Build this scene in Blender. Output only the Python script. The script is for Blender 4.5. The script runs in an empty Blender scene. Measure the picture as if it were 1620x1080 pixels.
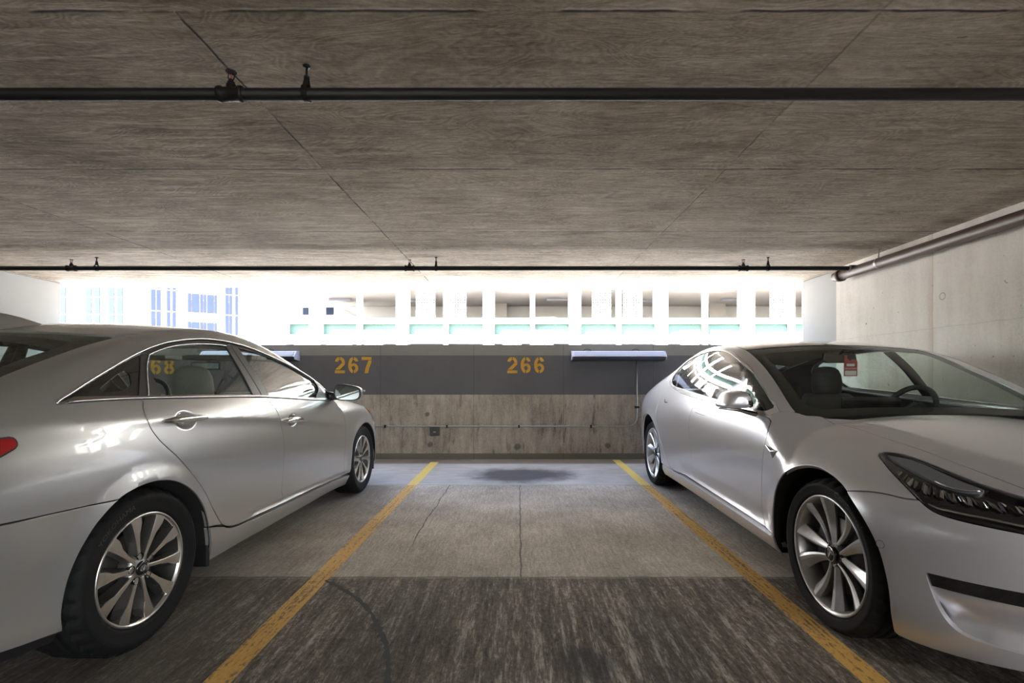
import bpy, math, random
import numpy as np
from mathutils import Vector, Matrix, geometry
random.seed(7); rng = np.random.default_rng(7)
SC = bpy.context.scene
COL = SC.collection

# ------------------------------------------------------------------ camera
F_PX, CAM_H, HOR_Y, VP_X = 760.0, 1.145, 596.0, 821.0      # in pixels of the 1620x1080 frame
cam = bpy.data.cameras.new('camera'); cam_o = bpy.data.objects.new('camera', cam); COL.objects.link(cam_o)
cam.sensor_width = 36.0; cam.lens = F_PX / 1620 * 36
cam.shift_x = -(VP_X - 810) / 1620; cam.shift_y = (HOR_Y - 540) / 1620
cam.clip_start = .05; cam.clip_end = 400
cam_o.location = (0, 0, CAM_H); cam_o.rotation_euler = (math.pi / 2, 0, 0)
SC.camera = cam_o

# ------------------------------------------------------------------ sky, sun, exposure
SC.view_settings.view_transform = 'Standard'; SC.view_settings.look = 'None'
SC.view_settings.gamma = 1.0; SC.view_settings.use_curve_mapping = False
SC.view_settings.exposure = 1.8
SC.cycles.use_denoising = True
SC.cycles.max_bounces = 14; SC.cycles.diffuse_bounces = 8; SC.cycles.glossy_bounces = 5
SC.cycles.transparent_max_bounces = 24; SC.cycles.sample_clamp_indirect = 6.0
SC.cycles.caustics_reflective = False; SC.cycles.caustics_refractive = False
world = bpy.data.worlds.new('sky'); SC.world = world; world.use_nodes = True
wn = world.node_tree; wn.nodes.clear()
wo = wn.nodes.new('ShaderNodeOutputWorld'); wb = wn.nodes.new('ShaderNodeBackground')
sky = wn.nodes.new('ShaderNodeTexSky'); sky.sky_type = 'NISHITA'; sky.sun_disc = False
sky.sun_elevation = math.radians(48); sky.sun_rotation = math.radians(215); sky.air_density = 1.0; sky.dust_density = 2.5
wb.inputs['Strength'].default_value = 1.1
hs = wn.nodes.new('ShaderNodeHueSaturation'); hs.inputs['Saturation'].default_value = .75   # hazy bright sky
wn.links.new(sky.outputs[0], hs.inputs['Color']); wn.links.new(hs.outputs[0], wb.inputs['Color'])
wn.links.new(wb.outputs[0], wo.inputs[0])
sun = bpy.data.lights.new('sun', 'SUN'); sun.energy = 22.0; sun.angle = math.radians(.6); sun.color = (1, .96, .9)
sun_o = bpy.data.objects.new('sun', sun); COL.objects.link(sun_o); sun_o.location = (-8, -8, 30)
sun_o.rotation_euler = Vector((.42, .62, -.80)).to_track_quat('-Z', 'Y').to_euler()

# ------------------------------------------------------------------ helpers
def tag(o, label=None, cat=None, group=None, kind=None):
    if label: o['label'] = label
    if cat: o['category'] = cat
    if group: o['group'] = group
    if kind: o['kind'] = kind
    return o
def empty(name, loc=(0, 0, 0), rz=0, label=None, cat=None, group=None):
    o = bpy.data.objects.new(name, None); COL.objects.link(o); o.location = loc; o.rotation_euler = (0, 0, rz)
    o.empty_display_size = .1
    return tag(o, label, cat, group)
def link(name, me, parent=None, loc=None):
    o = bpy.data.objects.new(name, me); COL.objects.link(o)
    if parent: o.parent = parent
    if loc: o.location = loc
    return o
def copy_tree(o, parent=None):
    c = o.copy(); COL.objects.link(c)
    if parent: c.parent = parent
    for ch in list(o.children): copy_tree(ch, c)
    return c
class MB:
    """collects shapes of one part into one mesh"""
    def __init__(s): s.v = []; s.f = []; s.sm = []
    def add(s, V, Fs, smooth=False):
        n = len(s.v); s.v += [tuple(map(float, p)) for p in V]
        s.f += [tuple(i + n for i in f) for f in Fs]; s.sm += [smooth] * len(Fs); return s
    def box(s, x0, x1, y0, y1, z0, z1):
        V = [(x, y, z) for x in (x0, x1) for y in (y0, y1) for z in (z0, z1)]
        return s.add(V, [(0, 1, 3, 2), (4, 6, 7, 5), (0, 4, 5, 1), (2, 3, 7, 6), (0, 2, 6, 4), (1, 5, 7, 3)])
    def tube(s, pts, r, n=12, caps=True, smooth=True):
        P = [Vector(p) for p in pts]; m = len(P); R = r if hasattr(r, '__len__') else [r] * m
        up = None; V = []; Fs = []
        for i in range(m):
            t = (P[min(i + 1, m - 1)] - P[max(i - 1, 0)]).normalized()
            if up is None:
                up = Vector((0, 0, 1)) if abs(t.z) < .9 else Vector((1, 0, 0))
            a = (up - t * up.dot(t)).normalized(); up = a; b = t.cross(a)
            for k in range(n):
                q = 2 * math.pi * k / n; V.append(P[i] + (a * math.cos(q) + b * math.sin(q)) * R[i])
        for i in range(m - 1):
            for k in range(n):
                k2 = (k + 1) % n; Fs.append((i * n + k, i * n + k2, (i + 1) * n + k2, (i + 1) * n + k))
        s.add(V, Fs, smooth)
        if caps:
            b = len(s.v) - len(V)
            s.f.append(tuple(b + k for k in reversed(range(n)))); s.sm.append(False)
            s.f.append(tuple(b + (m - 1) * n + k for k in range(n))); s.sm.append(False)
        return s
    def lathe(s, prof, origin=(0, 0, 0), axis='z', n=32, smooth=True, closed=False):
        """prof: (radius, height along axis)"""
        V = []; Fs = []; m = len(prof)
        for r, h in prof:
            for k in range(n):
                a = 2 * math.pi * k / n; c, d = r * math.cos(a), r * math.sin(a)
                p = {'z': (c, d, h), 'x': (h, c, d), 'y': (d, h, c)}[axis]
                V.append((p[0] + origin[0], p[1] + origin[1], p[2] + origin[2]))
        for i in range(m - 1 if not closed else m):
            j = (i + 1) % m
            for k in range(n):
                k2 = (k + 1) % n; Fs.append((i * n + k, i * n + k2, j * n + k2, j * n + k))
        return s.add(V, Fs, smooth)
    def prism(s, poly, d0, d1, fn):
        """poly 2d, fn(a, b, d) -> 3d"""
        n = len(poly); V = [fn(a, b, d0) for a, b in poly] + [fn(a, b, d1) for a, b in poly]
        tri = geometry.tessellate_polygon([[Vector((a, b, 0)) for a, b in poly]])
        Fs = [tuple(t) for t in tri] + [tuple(i + n for i in reversed(t)) for t in tri]
        Fs += [(i, i + n, (i + 1) % n + n, (i + 1) % n) for i in range(n)]
        return s.add(V, Fs)
    def build(s, name, mat, parent=None, loc=None, bevel=0, sub=0):
        me = bpy.data.meshes.new(name); me.from_pydata(s.v, [], s.f)
        me.polygons.foreach_set('use_smooth', s.sm)
        import bmesh
        bm = bmesh.new(); bm.from_mesh(me); bmesh.ops.recalc_face_normals(bm, faces=bm.faces); bm.to_mesh(me); bm.free()
        if mat: me.materials.append(mat)
        o = link(name, me, parent, loc)
        if bevel:
            b = o.modifiers.new('bevel', 'BEVEL'); b.width = bevel; b.segments = 2; b.limit_method = 'ANGLE'; b.harden_normals = False
        if sub:
            q = o.modifiers.new('sub', 'SUBSURF'); q.levels = sub; q.render_levels = sub
        return o

# ------------------------------------------------------------------ materials
class NT:
    def __init__(s, name):
        s.m = bpy.data.materials.new(name); s.m.use_nodes = True; s.t = s.m.node_tree; s.t.nodes.clear()
        s.out = s.n('ShaderNodeOutputMaterial')
    def n(s, typ, **kw):
        d = s.t.nodes.new(typ)
        for k, v in kw.items(): setattr(d, k, v)
        return d
    def set(s, node, key, val):
        if isinstance(val, bpy.types.NodeSocket): s.t.links.new(val, node.inputs[key])
        else: node.inputs[key].default_value = val
    def math(s, op, a, b=0.0, c=0.0):
        d = s.n('ShaderNodeMath', operation=op)
        for i, x in enumerate((a, b, c)): s.set(d, i, x)
        return d.outputs[0]
    def coord(s, scale=(1, 1, 1), loc=(0, 0, 0), which='Object'):
        c = s.n('ShaderNodeTexCoord'); m = s.n('ShaderNodeMapping'); s.t.links.new(c.outputs[which], m.inputs[0])
        m.inputs['Scale'].default_value = scale; m.inputs['Location'].default_value = loc; return m.outputs[0]
    def xyz(s):
        c = s.n('ShaderNodeTexCoord'); p = s.n('ShaderNodeSeparateXYZ'); s.t.links.new(c.outputs['Object'], p.inputs[0]); return p.outputs
    def noise(s, vec, scale, detail=4, rough=.55, dist=0.0):
        d = s.n('ShaderNodeTexNoise'); s.set(d, 'Vector', vec); s.set(d, 'Scale', scale); s.set(d, 'Detail', detail)
        s.set(d, 'Roughness', rough); s.set(d, 'Distortion', dist); return d.outputs['Fac']
    def ramp(s, fac, *stops):
        d = s.n('ShaderNodeValToRGB'); s.set(d, 0, fac); e = d.color_ramp.elements
        while len(e) < len(stops): e.new(.5)
        for x, (p, c) in zip(e, stops):
            x.position = p; x.color = (*c, 1) if hasattr(c, '__len__') else (c, c, c, 1)
        return d.outputs[0]
    def mix(s, fac, a, b, mode='MIX'):
        d = s.n('ShaderNodeMix', data_type='RGBA', blend_type=mode); s.set(d, 0, fac)
        for k, v in ((6, a), (7, b)):
            s.set(d, k, (*v, 1) if isinstance(v, tuple) and len(v) == 3 else v)
        return d.outputs[2]
    def sm(s, x, a, b):     # smoothstep
        d = s.n('ShaderNodeMapRange', interpolation_type='SMOOTHSTEP'); s.set(d, 0, x); s.set(d, 1, a); s.set(d, 2, b); return d.outputs[0]
    def band(s, x, c, w):   # 1 near c, 0 farther than w
        return s.math('SUBTRACT', 1.0, s.sm(s.math('ABSOLUTE', s.math('SUBTRACT', x, c)), 0.0, w))
    def bump(s, h, strength=.3, dist=.01):
        d = s.n('ShaderNodeBump'); s.set(d, 'Height', h); s.set(d, 'Strength', strength); s.set(d, 'Distance', dist); return d.outputs[0]
    def pbr(s, **kw):
        p = s.n('ShaderNodeBsdfPrincipled')
        for k, v in kw.items():
            k = k.replace('_', ' ')
            if k == 'Base Color' and isinstance(v, tuple): v = (*v, 1)
            if k == 'Emission Color' and isinstance(v, tuple): v = (*v, 1)
            s.set(p, k, v)
        s.t.links.new(p.outputs[0], s.out.inputs[0]); return s.m
def flat(name, col, rough=.5, metal=0.0, var=.06, scale=30, bump=0.0, **kw):
    t = NT(name); n = t.noise(t.coord(), scale, 3)
    c = t.mix(n, tuple(max(x * (1 - var), 0) for x in col), tuple(min(x * (1 + var), 1) for x in col))
    if bump: kw['Normal'] = t.bump(n, bump, .003)
    return t.pbr(Base_Color=c, Roughness=rough, Metallic=metal, **kw)
def glow(name, col, s):
    t = NT(name); e = t.n('ShaderNodeEmission'); t.set(e, 0, (*col, 1)); t.set(e, 1, s); t.t.links.new(e.outputs[0], t.out.inputs[0]); return t.m
def glass(name, tint, ior=1.5, gain=1.0):
    """thin sheet of glass: tinted see-through with mirror reflection by Fresnel"""
    t = NT(name); a = t.n('ShaderNodeBsdfTransparent'); t.set(a, 0, (*tint, 1))
    g = t.n('ShaderNodeBsdfGlossy'); t.set(g, 'Roughness', .01); t.set(g, 0, (1, 1, 1, 1))
    m = t.n('ShaderNodeMixShader'); ge = t.n('ShaderNodeNewGeometry'); dp = t.n('ShaderNodeVectorMath', operation='DOT_PRODUCT')
    t.t.links.new(ge.outputs['Normal'], dp.inputs[0]); t.t.links.new(ge.outputs['Incoming'], dp.inputs[1])
    c = t.math('ABSOLUTE', dp.outputs['Value']); f0 = ((ior - 1) / (ior + 1)) ** 2 * 1.9      # Schlick, both faces of the sheet
    fr = t.math('ADD', f0, t.math('MULTIPLY', 1 - f0, t.math('POWER', t.math('SUBTRACT', 1.0, c), 5.0)))
    t.t.links.new(t.math('MINIMUM', t.math('MULTIPLY', fr, gain), 1.0), m.inputs[0])
    t.t.links.new(a.outputs[0], m.inputs[1]); t.t.links.new(g.outputs[0], m.inputs[2]); t.t.links.new(m.outputs[0], t.out.inputs[0]); return t.m

CEIL_Z = 2.37
SEAM_Y = [.387, 1.607, 2.829, 4.047, 5.266, 6.485, -.83, -2.05]
SEAM_X = [-3.53, -1.155, 1.215, 3.58, -5.9]
def mat_ceiling():
    t = NT('board_formed_concrete'); X, Y, Z = t.xyz()
    # every plywood sheet left its own tone and grain
    sy = t.math('FLOOR', t.math('DIVIDE', t.math('SUBTRACT', Y, .387), 1.22)); sx = t.math('FLOOR', t.math('DIVIDE', t.math('ADD', X, 1.155), 2.37))
    cell = t.n('ShaderNodeCombineXYZ'); t.set(cell, 0, sx); t.set(cell, 1, sy)
    wn_ = t.n('ShaderNodeTexWhiteNoise', noise_dimensions='2D'); t.set(wn_, 'Vector', cell.outputs[0]); tone = wn_.outputs['Value']
    off = t.n('ShaderNodeCombineXYZ'); t.set(off, 1, t.math('MULTIPLY', tone, 37.0)); t.set(off, 0, t.math('MULTIPLY', tone, 11.0))
    va = t.n('ShaderNodeVectorMath', operation='ADD'); t.t.links.new(t.coord(), va.inputs[0]); t.t.links.new(off.outputs[0], va.inputs[1])
    def mapped(sc):
        mp = t.n('ShaderNodeMapping'); t.t.links.new(va.outputs[0], mp.inputs[0]); mp.inputs['Scale'].default_value = sc; return mp.outputs[0]
    fig = t.noise(mapped((.8, 2.6, 1)), 1.5, 3, .5, .9)                       # contours of the veneer figure
    rings = t.math('MULTIPLY', t.math('ADD', t.math('SINE', t.math('MULTIPLY', fig, 150.0)), 1.0), .5)
    grain = t.noise(mapped((.9, 7, 1)), 3.0, 6, .65, .8)
    rough = t.sm(t.math('ADD', X, t.math('MULTIPLY', fig, .5)), -.75, -1.0)     # the sheets on the left are more torn and streaky
    tear = t.sm(t.noise(mapped((.9, 9, 1)), 2.4, 5, .62, .6), .50, .66)
    fine = t.noise(t.coord((5, 22, 1)), 3.0, 6, .75); blotch = t.noise(t.coord(), 1.5, 6, .62); speck = t.noise(t.coord(), 80, 3, .6)
    smudge = t.sm(t.noise(mapped((.7, 2.0, 1)), 1.9, 2, .4), .60, .74)
    g = t.math('ADD', t.math('MULTIPLY', grain, .50), t.math('MULTIPLY', rings, .085))
    g = t.math('ADD', g, t.math('MULTIPLY', fine, .36)); g = t.math('ADD', g, t.math('MULTIPLY', blotch, .50)); g = t.math('ADD', g, t.math('MULTIPLY', tone, .06))
    g = t.math('ADD', g, t.math('MULTIPLY', speck, .22)); g = t.math('ADD', g, t.math('MULTIPLY', t.math('MULTIPLY', tear, rough), .16)); g = t.math('SUBTRACT', g, t.math('MULTIPLY', smudge, .10))
    c = t.ramp(t.math('MULTIPLY', g, .58), (.36, (.21, .172, .13)), (.49, (.475, .41, .33)), (.61, (.76, .685, .585)))
    jit = t.math('MULTIPLY', t.math('SUBTRACT', t.noise(t.coord(), 7, 3), .5), .016)
    line = None
    for y in SEAM_Y:
        b = t.band(t.math('ADD', Y, jit), y, .011); line = b if line is None else t.math('MAXIMUM', line, b)
    lx = None
    for x in SEAM_X:
        b = t.band(t.math('ADD', X, jit), x, .010); b = t.math('MULTIPLY', b, .4) if x > 0 else b; lx = b if lx is None else t.math('MAXIMUM', lx, b)
    line = t.math('MAXIMUM', line, lx)
    line = t.math('MULTIPLY', line, t.sm(t.noise(t.coord(), 4.0, 4), .36, .52))
    pits = t.sm(t.noise(t.coord((1, 2.2, 1)), 14, 2, .5), .74, .79)
    dark = t.math('MAXIMUM', line, t.math('MULTIPLY', pits, .5))
    c = t.mix(dark, c, (.03, .026, .022))
    # chalk ring and pale scratches
    rr = t.math('SQRT', t.math('ADD', t.math('POWER', t.math('ADD', X, 1.975), 2.0), t.math('POWER', t.math('SUBTRACT', Y, 3.79), 2.0)))
    rr = t.math('ADD', rr, t.math('MULTIPLY', t.noise(t.coord(), 14, 2), .025))
    c = t.mix(t.math('MULTIPLY', t.band(rr, .108, .012), .8), c, (.62, .60, .56))
    d1 = t.math('ABSOLUTE', t.math('SUBTRACT', t.math('ADD', t.math('MULTIPLY', X, -.42), 4.47), t.math('ADD', Y, t.math('MULTIPLY', t.noise(t.coord(), 5, 3), .3))))
    sc = t.math('MULTIPLY', t.math('SUBTRACT', 1.0, t.sm(d1, 0, .02)), t.math('MULTIPLY', t.sm(t.noise(t.coord(), 6, 3), .5, .62), t.sm(X, .9, 1.3)))
    c = t.mix(t.math('MULTIPLY', sc, .75), c, (.55, .53, .50))
    h = t.math('SUBTRACT', t.math('ADD', grain, t.math('MULTIPLY', rings, .12)), t.math('MULTIPLY', dark, 2.0))
    return t.pbr(Base_Color=c, Roughness=.85, Normal=t.bump(h, .55, .006), Specular_IOR_Level=.25)
def mat_floor():
    t = NT('broomed_concrete'); X, Y, Z = t.xyz()
    groove = t.noise(t.coord((36, 5.5, 1)), 1.6, 6, .75, .5); streak = t.noise(t.coord((13, 1.1, 1)), 1.4, 6, .72, .3)
    blotch = t.noise(t.coord(), 1.1, 6, .62); grit = t.noise(t.coord((1, .7, 1)), 55, 5, .8); pit = t.sm(t.noise(t.coord((1, .7, 1)), 34, 3, .6), .66, .76)
    near = t.sm(t.math('ADD', Y, t.math('MULTIPLY', blotch, .02)), 2.755, 2.735)          # the front bay is dirtier and more deeply broomed
    smooth = t.sm(Y, 5.06, 5.10)     # the strip by the wall was poured later and trowelled
    g = t.math('ADD', t.math('MULTIPLY', groove, .42), t.math('MULTIPLY', streak, .16)); g = t.math('ADD', g, t.math('MULTIPLY', blotch, .52)); g = t.math('ADD', g, t.math('MULTIPLY', grit, .46))
    cb = t.ramp(t.math('MULTIPLY', g, .64), (.38, (.20, .165, .13)), (.50, (.44, .39, .325)), (.61, (.74, .68, .59)))
    ga = t.math('ADD', t.math('MULTIPLY', groove, .60), t.math('MULTIPLY', streak, .46)); ga = t.math('ADD', ga, t.math('MULTIPLY', blotch, .28)); ga = t.math('ADD', ga, t.math('MULTIPLY', grit, .46))
    ca = t.ramp(t.math('MULTIPLY', ga, .555), (.42, (.035, .027, .02)), (.51, (.155, .128, .10)), (.61, (.52, .48, .42)))
    c = t.mix(near, cb, ca); c = t.mix(t.math('MULTIPLY', pit, .55), c, (.045, .037, .03))
    left_tone = t.math('MULTIPLY', t.sm(t.math('ADD', X, t.math('MULTIPLY', t.math('SUBTRACT', blotch, .5), .5)), -1.0, -1.5), .45); c = t.mix(left_tone, c, (.10, .085, .068))  # floor is darker left of the yellow line
    g2 = t.math('ADD', t.math('MULTIPLY', blotch, .7), t.math('MULTIPLY', t.noise(t.coord((1, 4, 1)), 3, 5), .4))
    c2 = t.ramp(g2, (.35, (.29, .28, .27)), (.75, (.52, .505, .49)))
    c = t.mix(smooth, c, c2)
    edge = t.sm(t.math('ADD', Y, t.math('MULTIPLY', blotch, .10)), 6.34, 6.44)          # cove of mortar at the wall foot
    c = t.mix(edge, c, t.ramp(blotch, (.3, (.15, .125, .10)), (.7, (.24, .21, .175))))
    wear = t.math('MULTIPLY', t.sm(t.math('ADD', t.math('MULTIPLY', streak, .6), t.math('MULTIPLY', groove, .4)), .50, .62), t.math('MULTIPLY', t.band(X, .35, 1.0), t.sm(Y, 2.9, 1.7)))
    c = t.mix(t.math('MULTIPLY', wear, .8), c, (.56, .52, .46))
    n = t.math('MULTIPLY', t.math('SUBTRACT', t.noise(t.coord(), 2.6, 5, .65), .5), .9)
    def spot(x, y, rx, ry, k):
        d = t.math('SQRT', t.math('ADD', t.math('POWER', t.math('DIVIDE', t.math('SUBTRACT', X, x), rx), 2.0), t.math('POWER', t.math('DIVIDE', t.math('SUBTRACT', Y, y), ry), 2.0)))
        return t.math('MULTIPLY', t.math('SUBTRACT', 1.0, t.sm(t.math('ADD', d, n), .45, 1.0)), k)
    st = spot(.03, 5.62, .75, .55, .86)
    for a in ((.27, 1.93, .17, .16, .7), (.1, 1.7, .30, .10, .5), (.62, 2.0, .22, .5, .30), (-.35, 5.66, .35, .3, .35), (.5, 1.62, .25, .14, .4), (-.55, 2.2, .3, .5, .25)):
        st = t.math('MAXIMUM', st, spot(*a))
    c = t.mix(st, c, (.022, .020, .024))
    jit = t.math('MULTIPLY', t.math('SUBTRACT', t.noise(t.coord(), 5, 4), .5), .03)
    ln = t.math('MAXIMUM', t.band(t.math('ADD', Y, jit), 2.745, .012), t.math('MULTIPLY', t.band(t.math('ADD', Y, jit), 5.09, .010), .7))
    ln = t.math('MAXIMUM', ln, t.math('MULTIPLY', t.band(t.math('ADD', X, jit), .01, .008), t.math('SUBTRACT', t.sm(Y, 2.70, 2.75), t.sm(Y, 5.07, 5.1))))
    ln = t.math('MAXIMUM', ln, t.math('MULTIPLY', t.band(t.math('ADD', X, t.math('MULTIPLY', jit, 2.0)), -.738, .008), t.math('MULTIPLY', t.sm(Y, 3.0, 3.6), t.math('SUBTRACT', 1.0, t.sm(Y, 5.07, 5.1)))))
    c = t.mix(t.math('MULTIPLY', ln, .8), c, (.025, .022, .02))
    h = t.math('SUBTRACT', t.math('ADD', t.math('MULTIPLY', groove, 1.3), t.math('MULTIPLY', grit, 1.2)), t.math('MULTIPLY', pit, .6))
    h = t.math('MULTIPLY', h, t.math('SUBTRACT', 1.0, t.math('MULTIPLY', smooth, .8))); h = t.math('SUBTRACT', h, ln)
    return t.pbr(Base_Color=c, Roughness=.72, Normal=t.bump(h, .75, .008), Specular_IOR_Level=.35)
def mat_line():
    t = NT('worn_yellow_paint'); X, Y, Z = t.xyz()
    groove = t.noise(t.coord((38, .9, 1)), 1.6, 5, .65, .3); grit = t.noise(t.coord((1, .5, 1)), 60, 3, .6); bl = t.noise(t.coord(), 2.2, 4)
    new = t.sm(Y, 5.06, 5.10)
    y1 = t.mix(bl, (.56, .30, .055), (.74, .46, .13)); y2 = t.mix(bl, (.66, .48, .09), (.76, .60, .18))
    c = t.mix(new, y1, y2)
    wear = t.sm(t.math('ADD', t.math('MULTIPLY', groove, .6), t.math('MULTIPLY', grit, .55)), .575, .68)
    wear = t.math('MULTIPLY', wear, t.math('SUBTRACT', .8, t.math('MULTIPLY', new, .7)))
    c = t.mix(wear, c, (.11, .088, .062))
    return t.pbr(Base_Color=c, Roughness=.65, Normal=t.bump(t.math('ADD', groove, grit), .6, .006))
def mat_parapet():
    t = NT('painted_parapet_concrete'); X, Y, Z = t.xyz()
    vs = t.noise(t.coord((6, 1, 1.0)), 2.2, 6, .7, .5); bl = t.noise(t.coord(), 1.6, 6, .65); sp = t.noise(t.coord(), 70, 4, .75)
    g = t.math('ADD', t.math('MULTIPLY', vs, .36), t.math('ADD', t.math('MULTIPLY', bl, .36), t.math('MULTIPLY', sp, .30)))
    c = t.ramp(g, (.38, (.19, .165, .135)), (.52, (.40, .36, .305)), (.66, (.58, .54, .47)))
    stain = t.math('MULTIPLY', t.sm(t.noise(t.coord((5.0, 1, .9)), 2.0, 6, .7), .56, .70), .75)
    c = t.mix(stain, c, (.085, .072, .06))
    rust = t.math('MULTIPLY', t.sm(t.noise(t.coord((3, 1, .5), (5, 0, 0)), 2.0, 4), .60, .78), .22)
    c = t.mix(rust, c, (.36, .22, .12))
    j = t.math('MULTIPLY', t.math('SUBTRACT', t.noise(t.coord(), 9, 3), .5), .006)
    zz = t.math('ADD', Z, j)
    dk = t.mix(t.math('ADD', t.math('MULTIPLY', bl, .7), t.math('MULTIPLY', vs, .3)), (.085, .087, .098), (.145, .147, .160))
    lt = t.mix(bl, (.20, .205, .205), (.27, .275, .27))
    c = t.mix(t.sm(zz, .896, .900), c, dk); c = t.mix(t.sm(zz, 1.443, 1.447), c, lt)
    c = t.mix(t.sm(zz, .082, .078), c, t.mix(bl, (.13, .12, .10), (.19, .178, .15)))
    jl = None
    for x in (-4.1, -1.93, -.63, .62, 1.87, 3.1):
        b = t.band(t.math('ADD', X, j), x, .006); jl = b if jl is None else t.math('MAXIMUM', jl, b)
    c = t.mix(t.math('MULTIPLY', jl, .6), c, (.04, .036, .03))
    for x, z, r in ((-1.24, .20, .05), (-.02, .17, .055), (1.24, .19, .05), (-1.28, .62, .04)):
        d = t.math('SQRT', t.math('ADD', t.math('POWER', t.math('SUBTRACT', X, x), 2.0), t.math('POWER', t.math('SUBTRACT', Z, z), 2.0)))
        d = t.math('ADD', d, t.math('MULTIPLY', t.noise(t.coord(), 12, 3), .05))
        c = t.mix(t.math('MULTIPLY', t.math('SUBTRACT', 1.0, t.sm(d, r, r + .03)), .7), c, (.06, .052, .045))
    return t.pbr(Base_Color=c, Roughness=.7, Normal=t.bump(g, .3, .004))
def mat_wall():
    t = NT('smooth_cast_concrete'); X, Y, Z = t.xyz()
    bl = t.noise(t.coord(), .9, 6, .6); vs = t.noise(t.coord((1, 5, .8)), 1.4, 5, .6); sp = t.noise(t.coord(), 55, 3, .6)
    g = t.math('ADD', t.math('MULTIPLY', bl, .55), t.math('ADD', t.math('MULTIPLY', vs, .3), t.math('MULTIPLY', sp, .2)))
    c = t.ramp(g, (.35, (.40, .375, .34)), (.52, (.60, .57, .53)), (.68, (.72, .69, .65)))
    pits = t.sm(t.noise(t.coord(), 22, 2, .5), .73, .77); c = t.mix(t.math('MULTIPLY', pits, .75), c, (.10, .085, .07))
    j = t.math('MULTIPLY', t.math('SUBTRACT', t.noise(t.coord(), 8, 3), .5), .02)
    ln = t.math('MAXIMUM', t.band(t.math('ADD', Y, j), 4.12, .008), t.math('MULTIPLY', t.band(t.math('ADD', Z, j), 1.56, .006), .5))
    ln = t.math('MAXIMUM', ln, t.band(t.math('ADD', Y, j), 1.68, .008)); c = t.mix(t.math('MULTIPLY', ln, .45), c, (.2, .16, .12))
    rust = t.math('MULTIPLY', t.band(t.math('ADD', Y, t.math('MULTIPLY', j, 3.0)), 4.14, .05), t.math('MULTIPLY', t.sm(bl, .45, .6), .3)); c = t.mix(rust, c, (.40, .27, .17))
    for y, z in ((4.02, 1.82), (4.02, .75), (2.8, 1.82)):
        d = t.math('SQRT', t.math('ADD', t.math('POWER', t.math('SUBTRACT', Y, y), 2.0), t.math('POWER', t.math('SUBTRACT', Z, z), 2.0)))
        c = t.mix(t.math('MULTIPLY', t.band(d, .028, .008), .55), c, (.14, .12, .1))
    return t.pbr(Base_Color=c, Roughness=.8, Normal=t.bump(t.math('SUBTRACT', g, pits), .3, .004))
def mat_column():
    t = NT('white_painted_concrete'); bl = t.noise(t.coord(), 1.5, 5); pits = t.sm(t.noise(t.coord(), 16, 2, .4), .76, .79)
    c = t.mix(bl, (.27, .275, .275), (.34, .345, .345)); c = t.mix(t.math('MULTIPLY', pits, .8), c, (.15, .14, .13))
    return t.pbr(Base_Color=c, Roughness=.75, Normal=t.bump(bl, .2, .004))
M = {}
M['ceil'] = mat_ceiling(); M['floor'] = mat_floor(); M['line'] = mat_line(); M['parapet'] = mat_parapet(); M['wall'] = mat_wall(); M['column'] = mat_column()
M['stencil'] = flat('orange_stencil_paint', (.62, .34, .035), .6, var=.12, scale=25)
M['iron'] = flat('black_iron_pipe', (.006, .005, .0045), .55, .0, var=.3, scale=40)
M['brownpipe'] = flat('brown_painted_pipe', (.050, .026, .019), .45, 0, var=.35, scale=28, bump=.5)
M['galv'] = flat('galvanised_steel', (.36, .36, .35), .45, .8, var=.2)
M['grey_enamel'] = flat('grey_enamel', (.32, .33, .37), .4, .1)
M['dark_enamel'] = flat('dark_grey_enamel', (.05, .05, .06), .35, .2)
M['lens_white'] = flat('milky_lens', (.22, .225, .265), .35)
M['red_bulb'] = flat('red_glass_bulb', (.55, .05, .03), .15)
M['black'] = flat('black_plastic', (.012, .012, .013), .4)
M['gloss_black'] = flat('gloss_black', (.006, .006, .007), .12, Coat_Weight=1.0, Coat_Roughness=.03)
M['matt_black'] = flat('matt_black_liner', (.006, .006, .006), .9)
M['tar'] = flat('crack_tar', (.022, .021, .02), .7, var=.3)
def paint(name, col):
    t = NT(name); n = t.noise(t.coord(), 1400, 1, .5)
    c = t.mix(n, tuple(x * .90 for x in col), tuple(min(1, x * 1.08) for x in col))
    return t.pbr(Base_Color=c, Metallic=.62, Roughness=.31, Coat_Weight=1.0, Coat_Roughness=.02, Coat_IOR=1.5)
M['silver'] = paint('silver_metallic_paint', (.45, .45, .44))
M['silver_cool'] = paint('cool_silver_metallic_paint', (.66, .665, .71))
M['chrome'] = flat('polished_chrome', (.80, .79, .77), .07, 1.0, var=.02)
M['satin'] = flat('satin_chrome', (.42, .40, .38), .25, 1.0, var=.03)
M['brow_grey'] = flat('silver_grey_lamp_brow', (.20, .205, .22), .3, .3)
M['bright_trim'] = flat('brushed_bright_trim', (.85, .84, .82), .20, .65, var=.02)
M['grey_trim'] = flat('grey_trim_plastic', (.075, .073, .072), .35, .3)
M['rubber'] = flat('tyre_rubber', (.0042, .0042, .0045), .72, 0, var=.25, scale=60, bump=.25, Specular_IOR_Level=.3)
M['letter'] = flat('raised_rubber', (.05, .05, .05), .5)
M['alloy'] = flat('machined_alloy', (.66, .64, .61), .28, .95, var=.05)
M['alloy_dark'] = flat('painted_alloy_pocket', (.10, .095, .09), .35, .8, var=.08)
M['alloy_silver'] = flat('silver_painted_alloy', (.60, .60, .61), .30, .75, var=.04)
M['steel'] = flat('brake_steel', (.06, .058, .055), .45, .8)
M['glass_side'] = glass('green_tinted_glass', (.80, .89, .84), 1.52, 1.5)
M['glass_wind'] = glass('windshield_glass', (.88, .95, .91), 1.5, .5)
M['glass_sedan'] = glass('sedan_side_glass', (.80, .90, .87), 1.5, .8)
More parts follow.
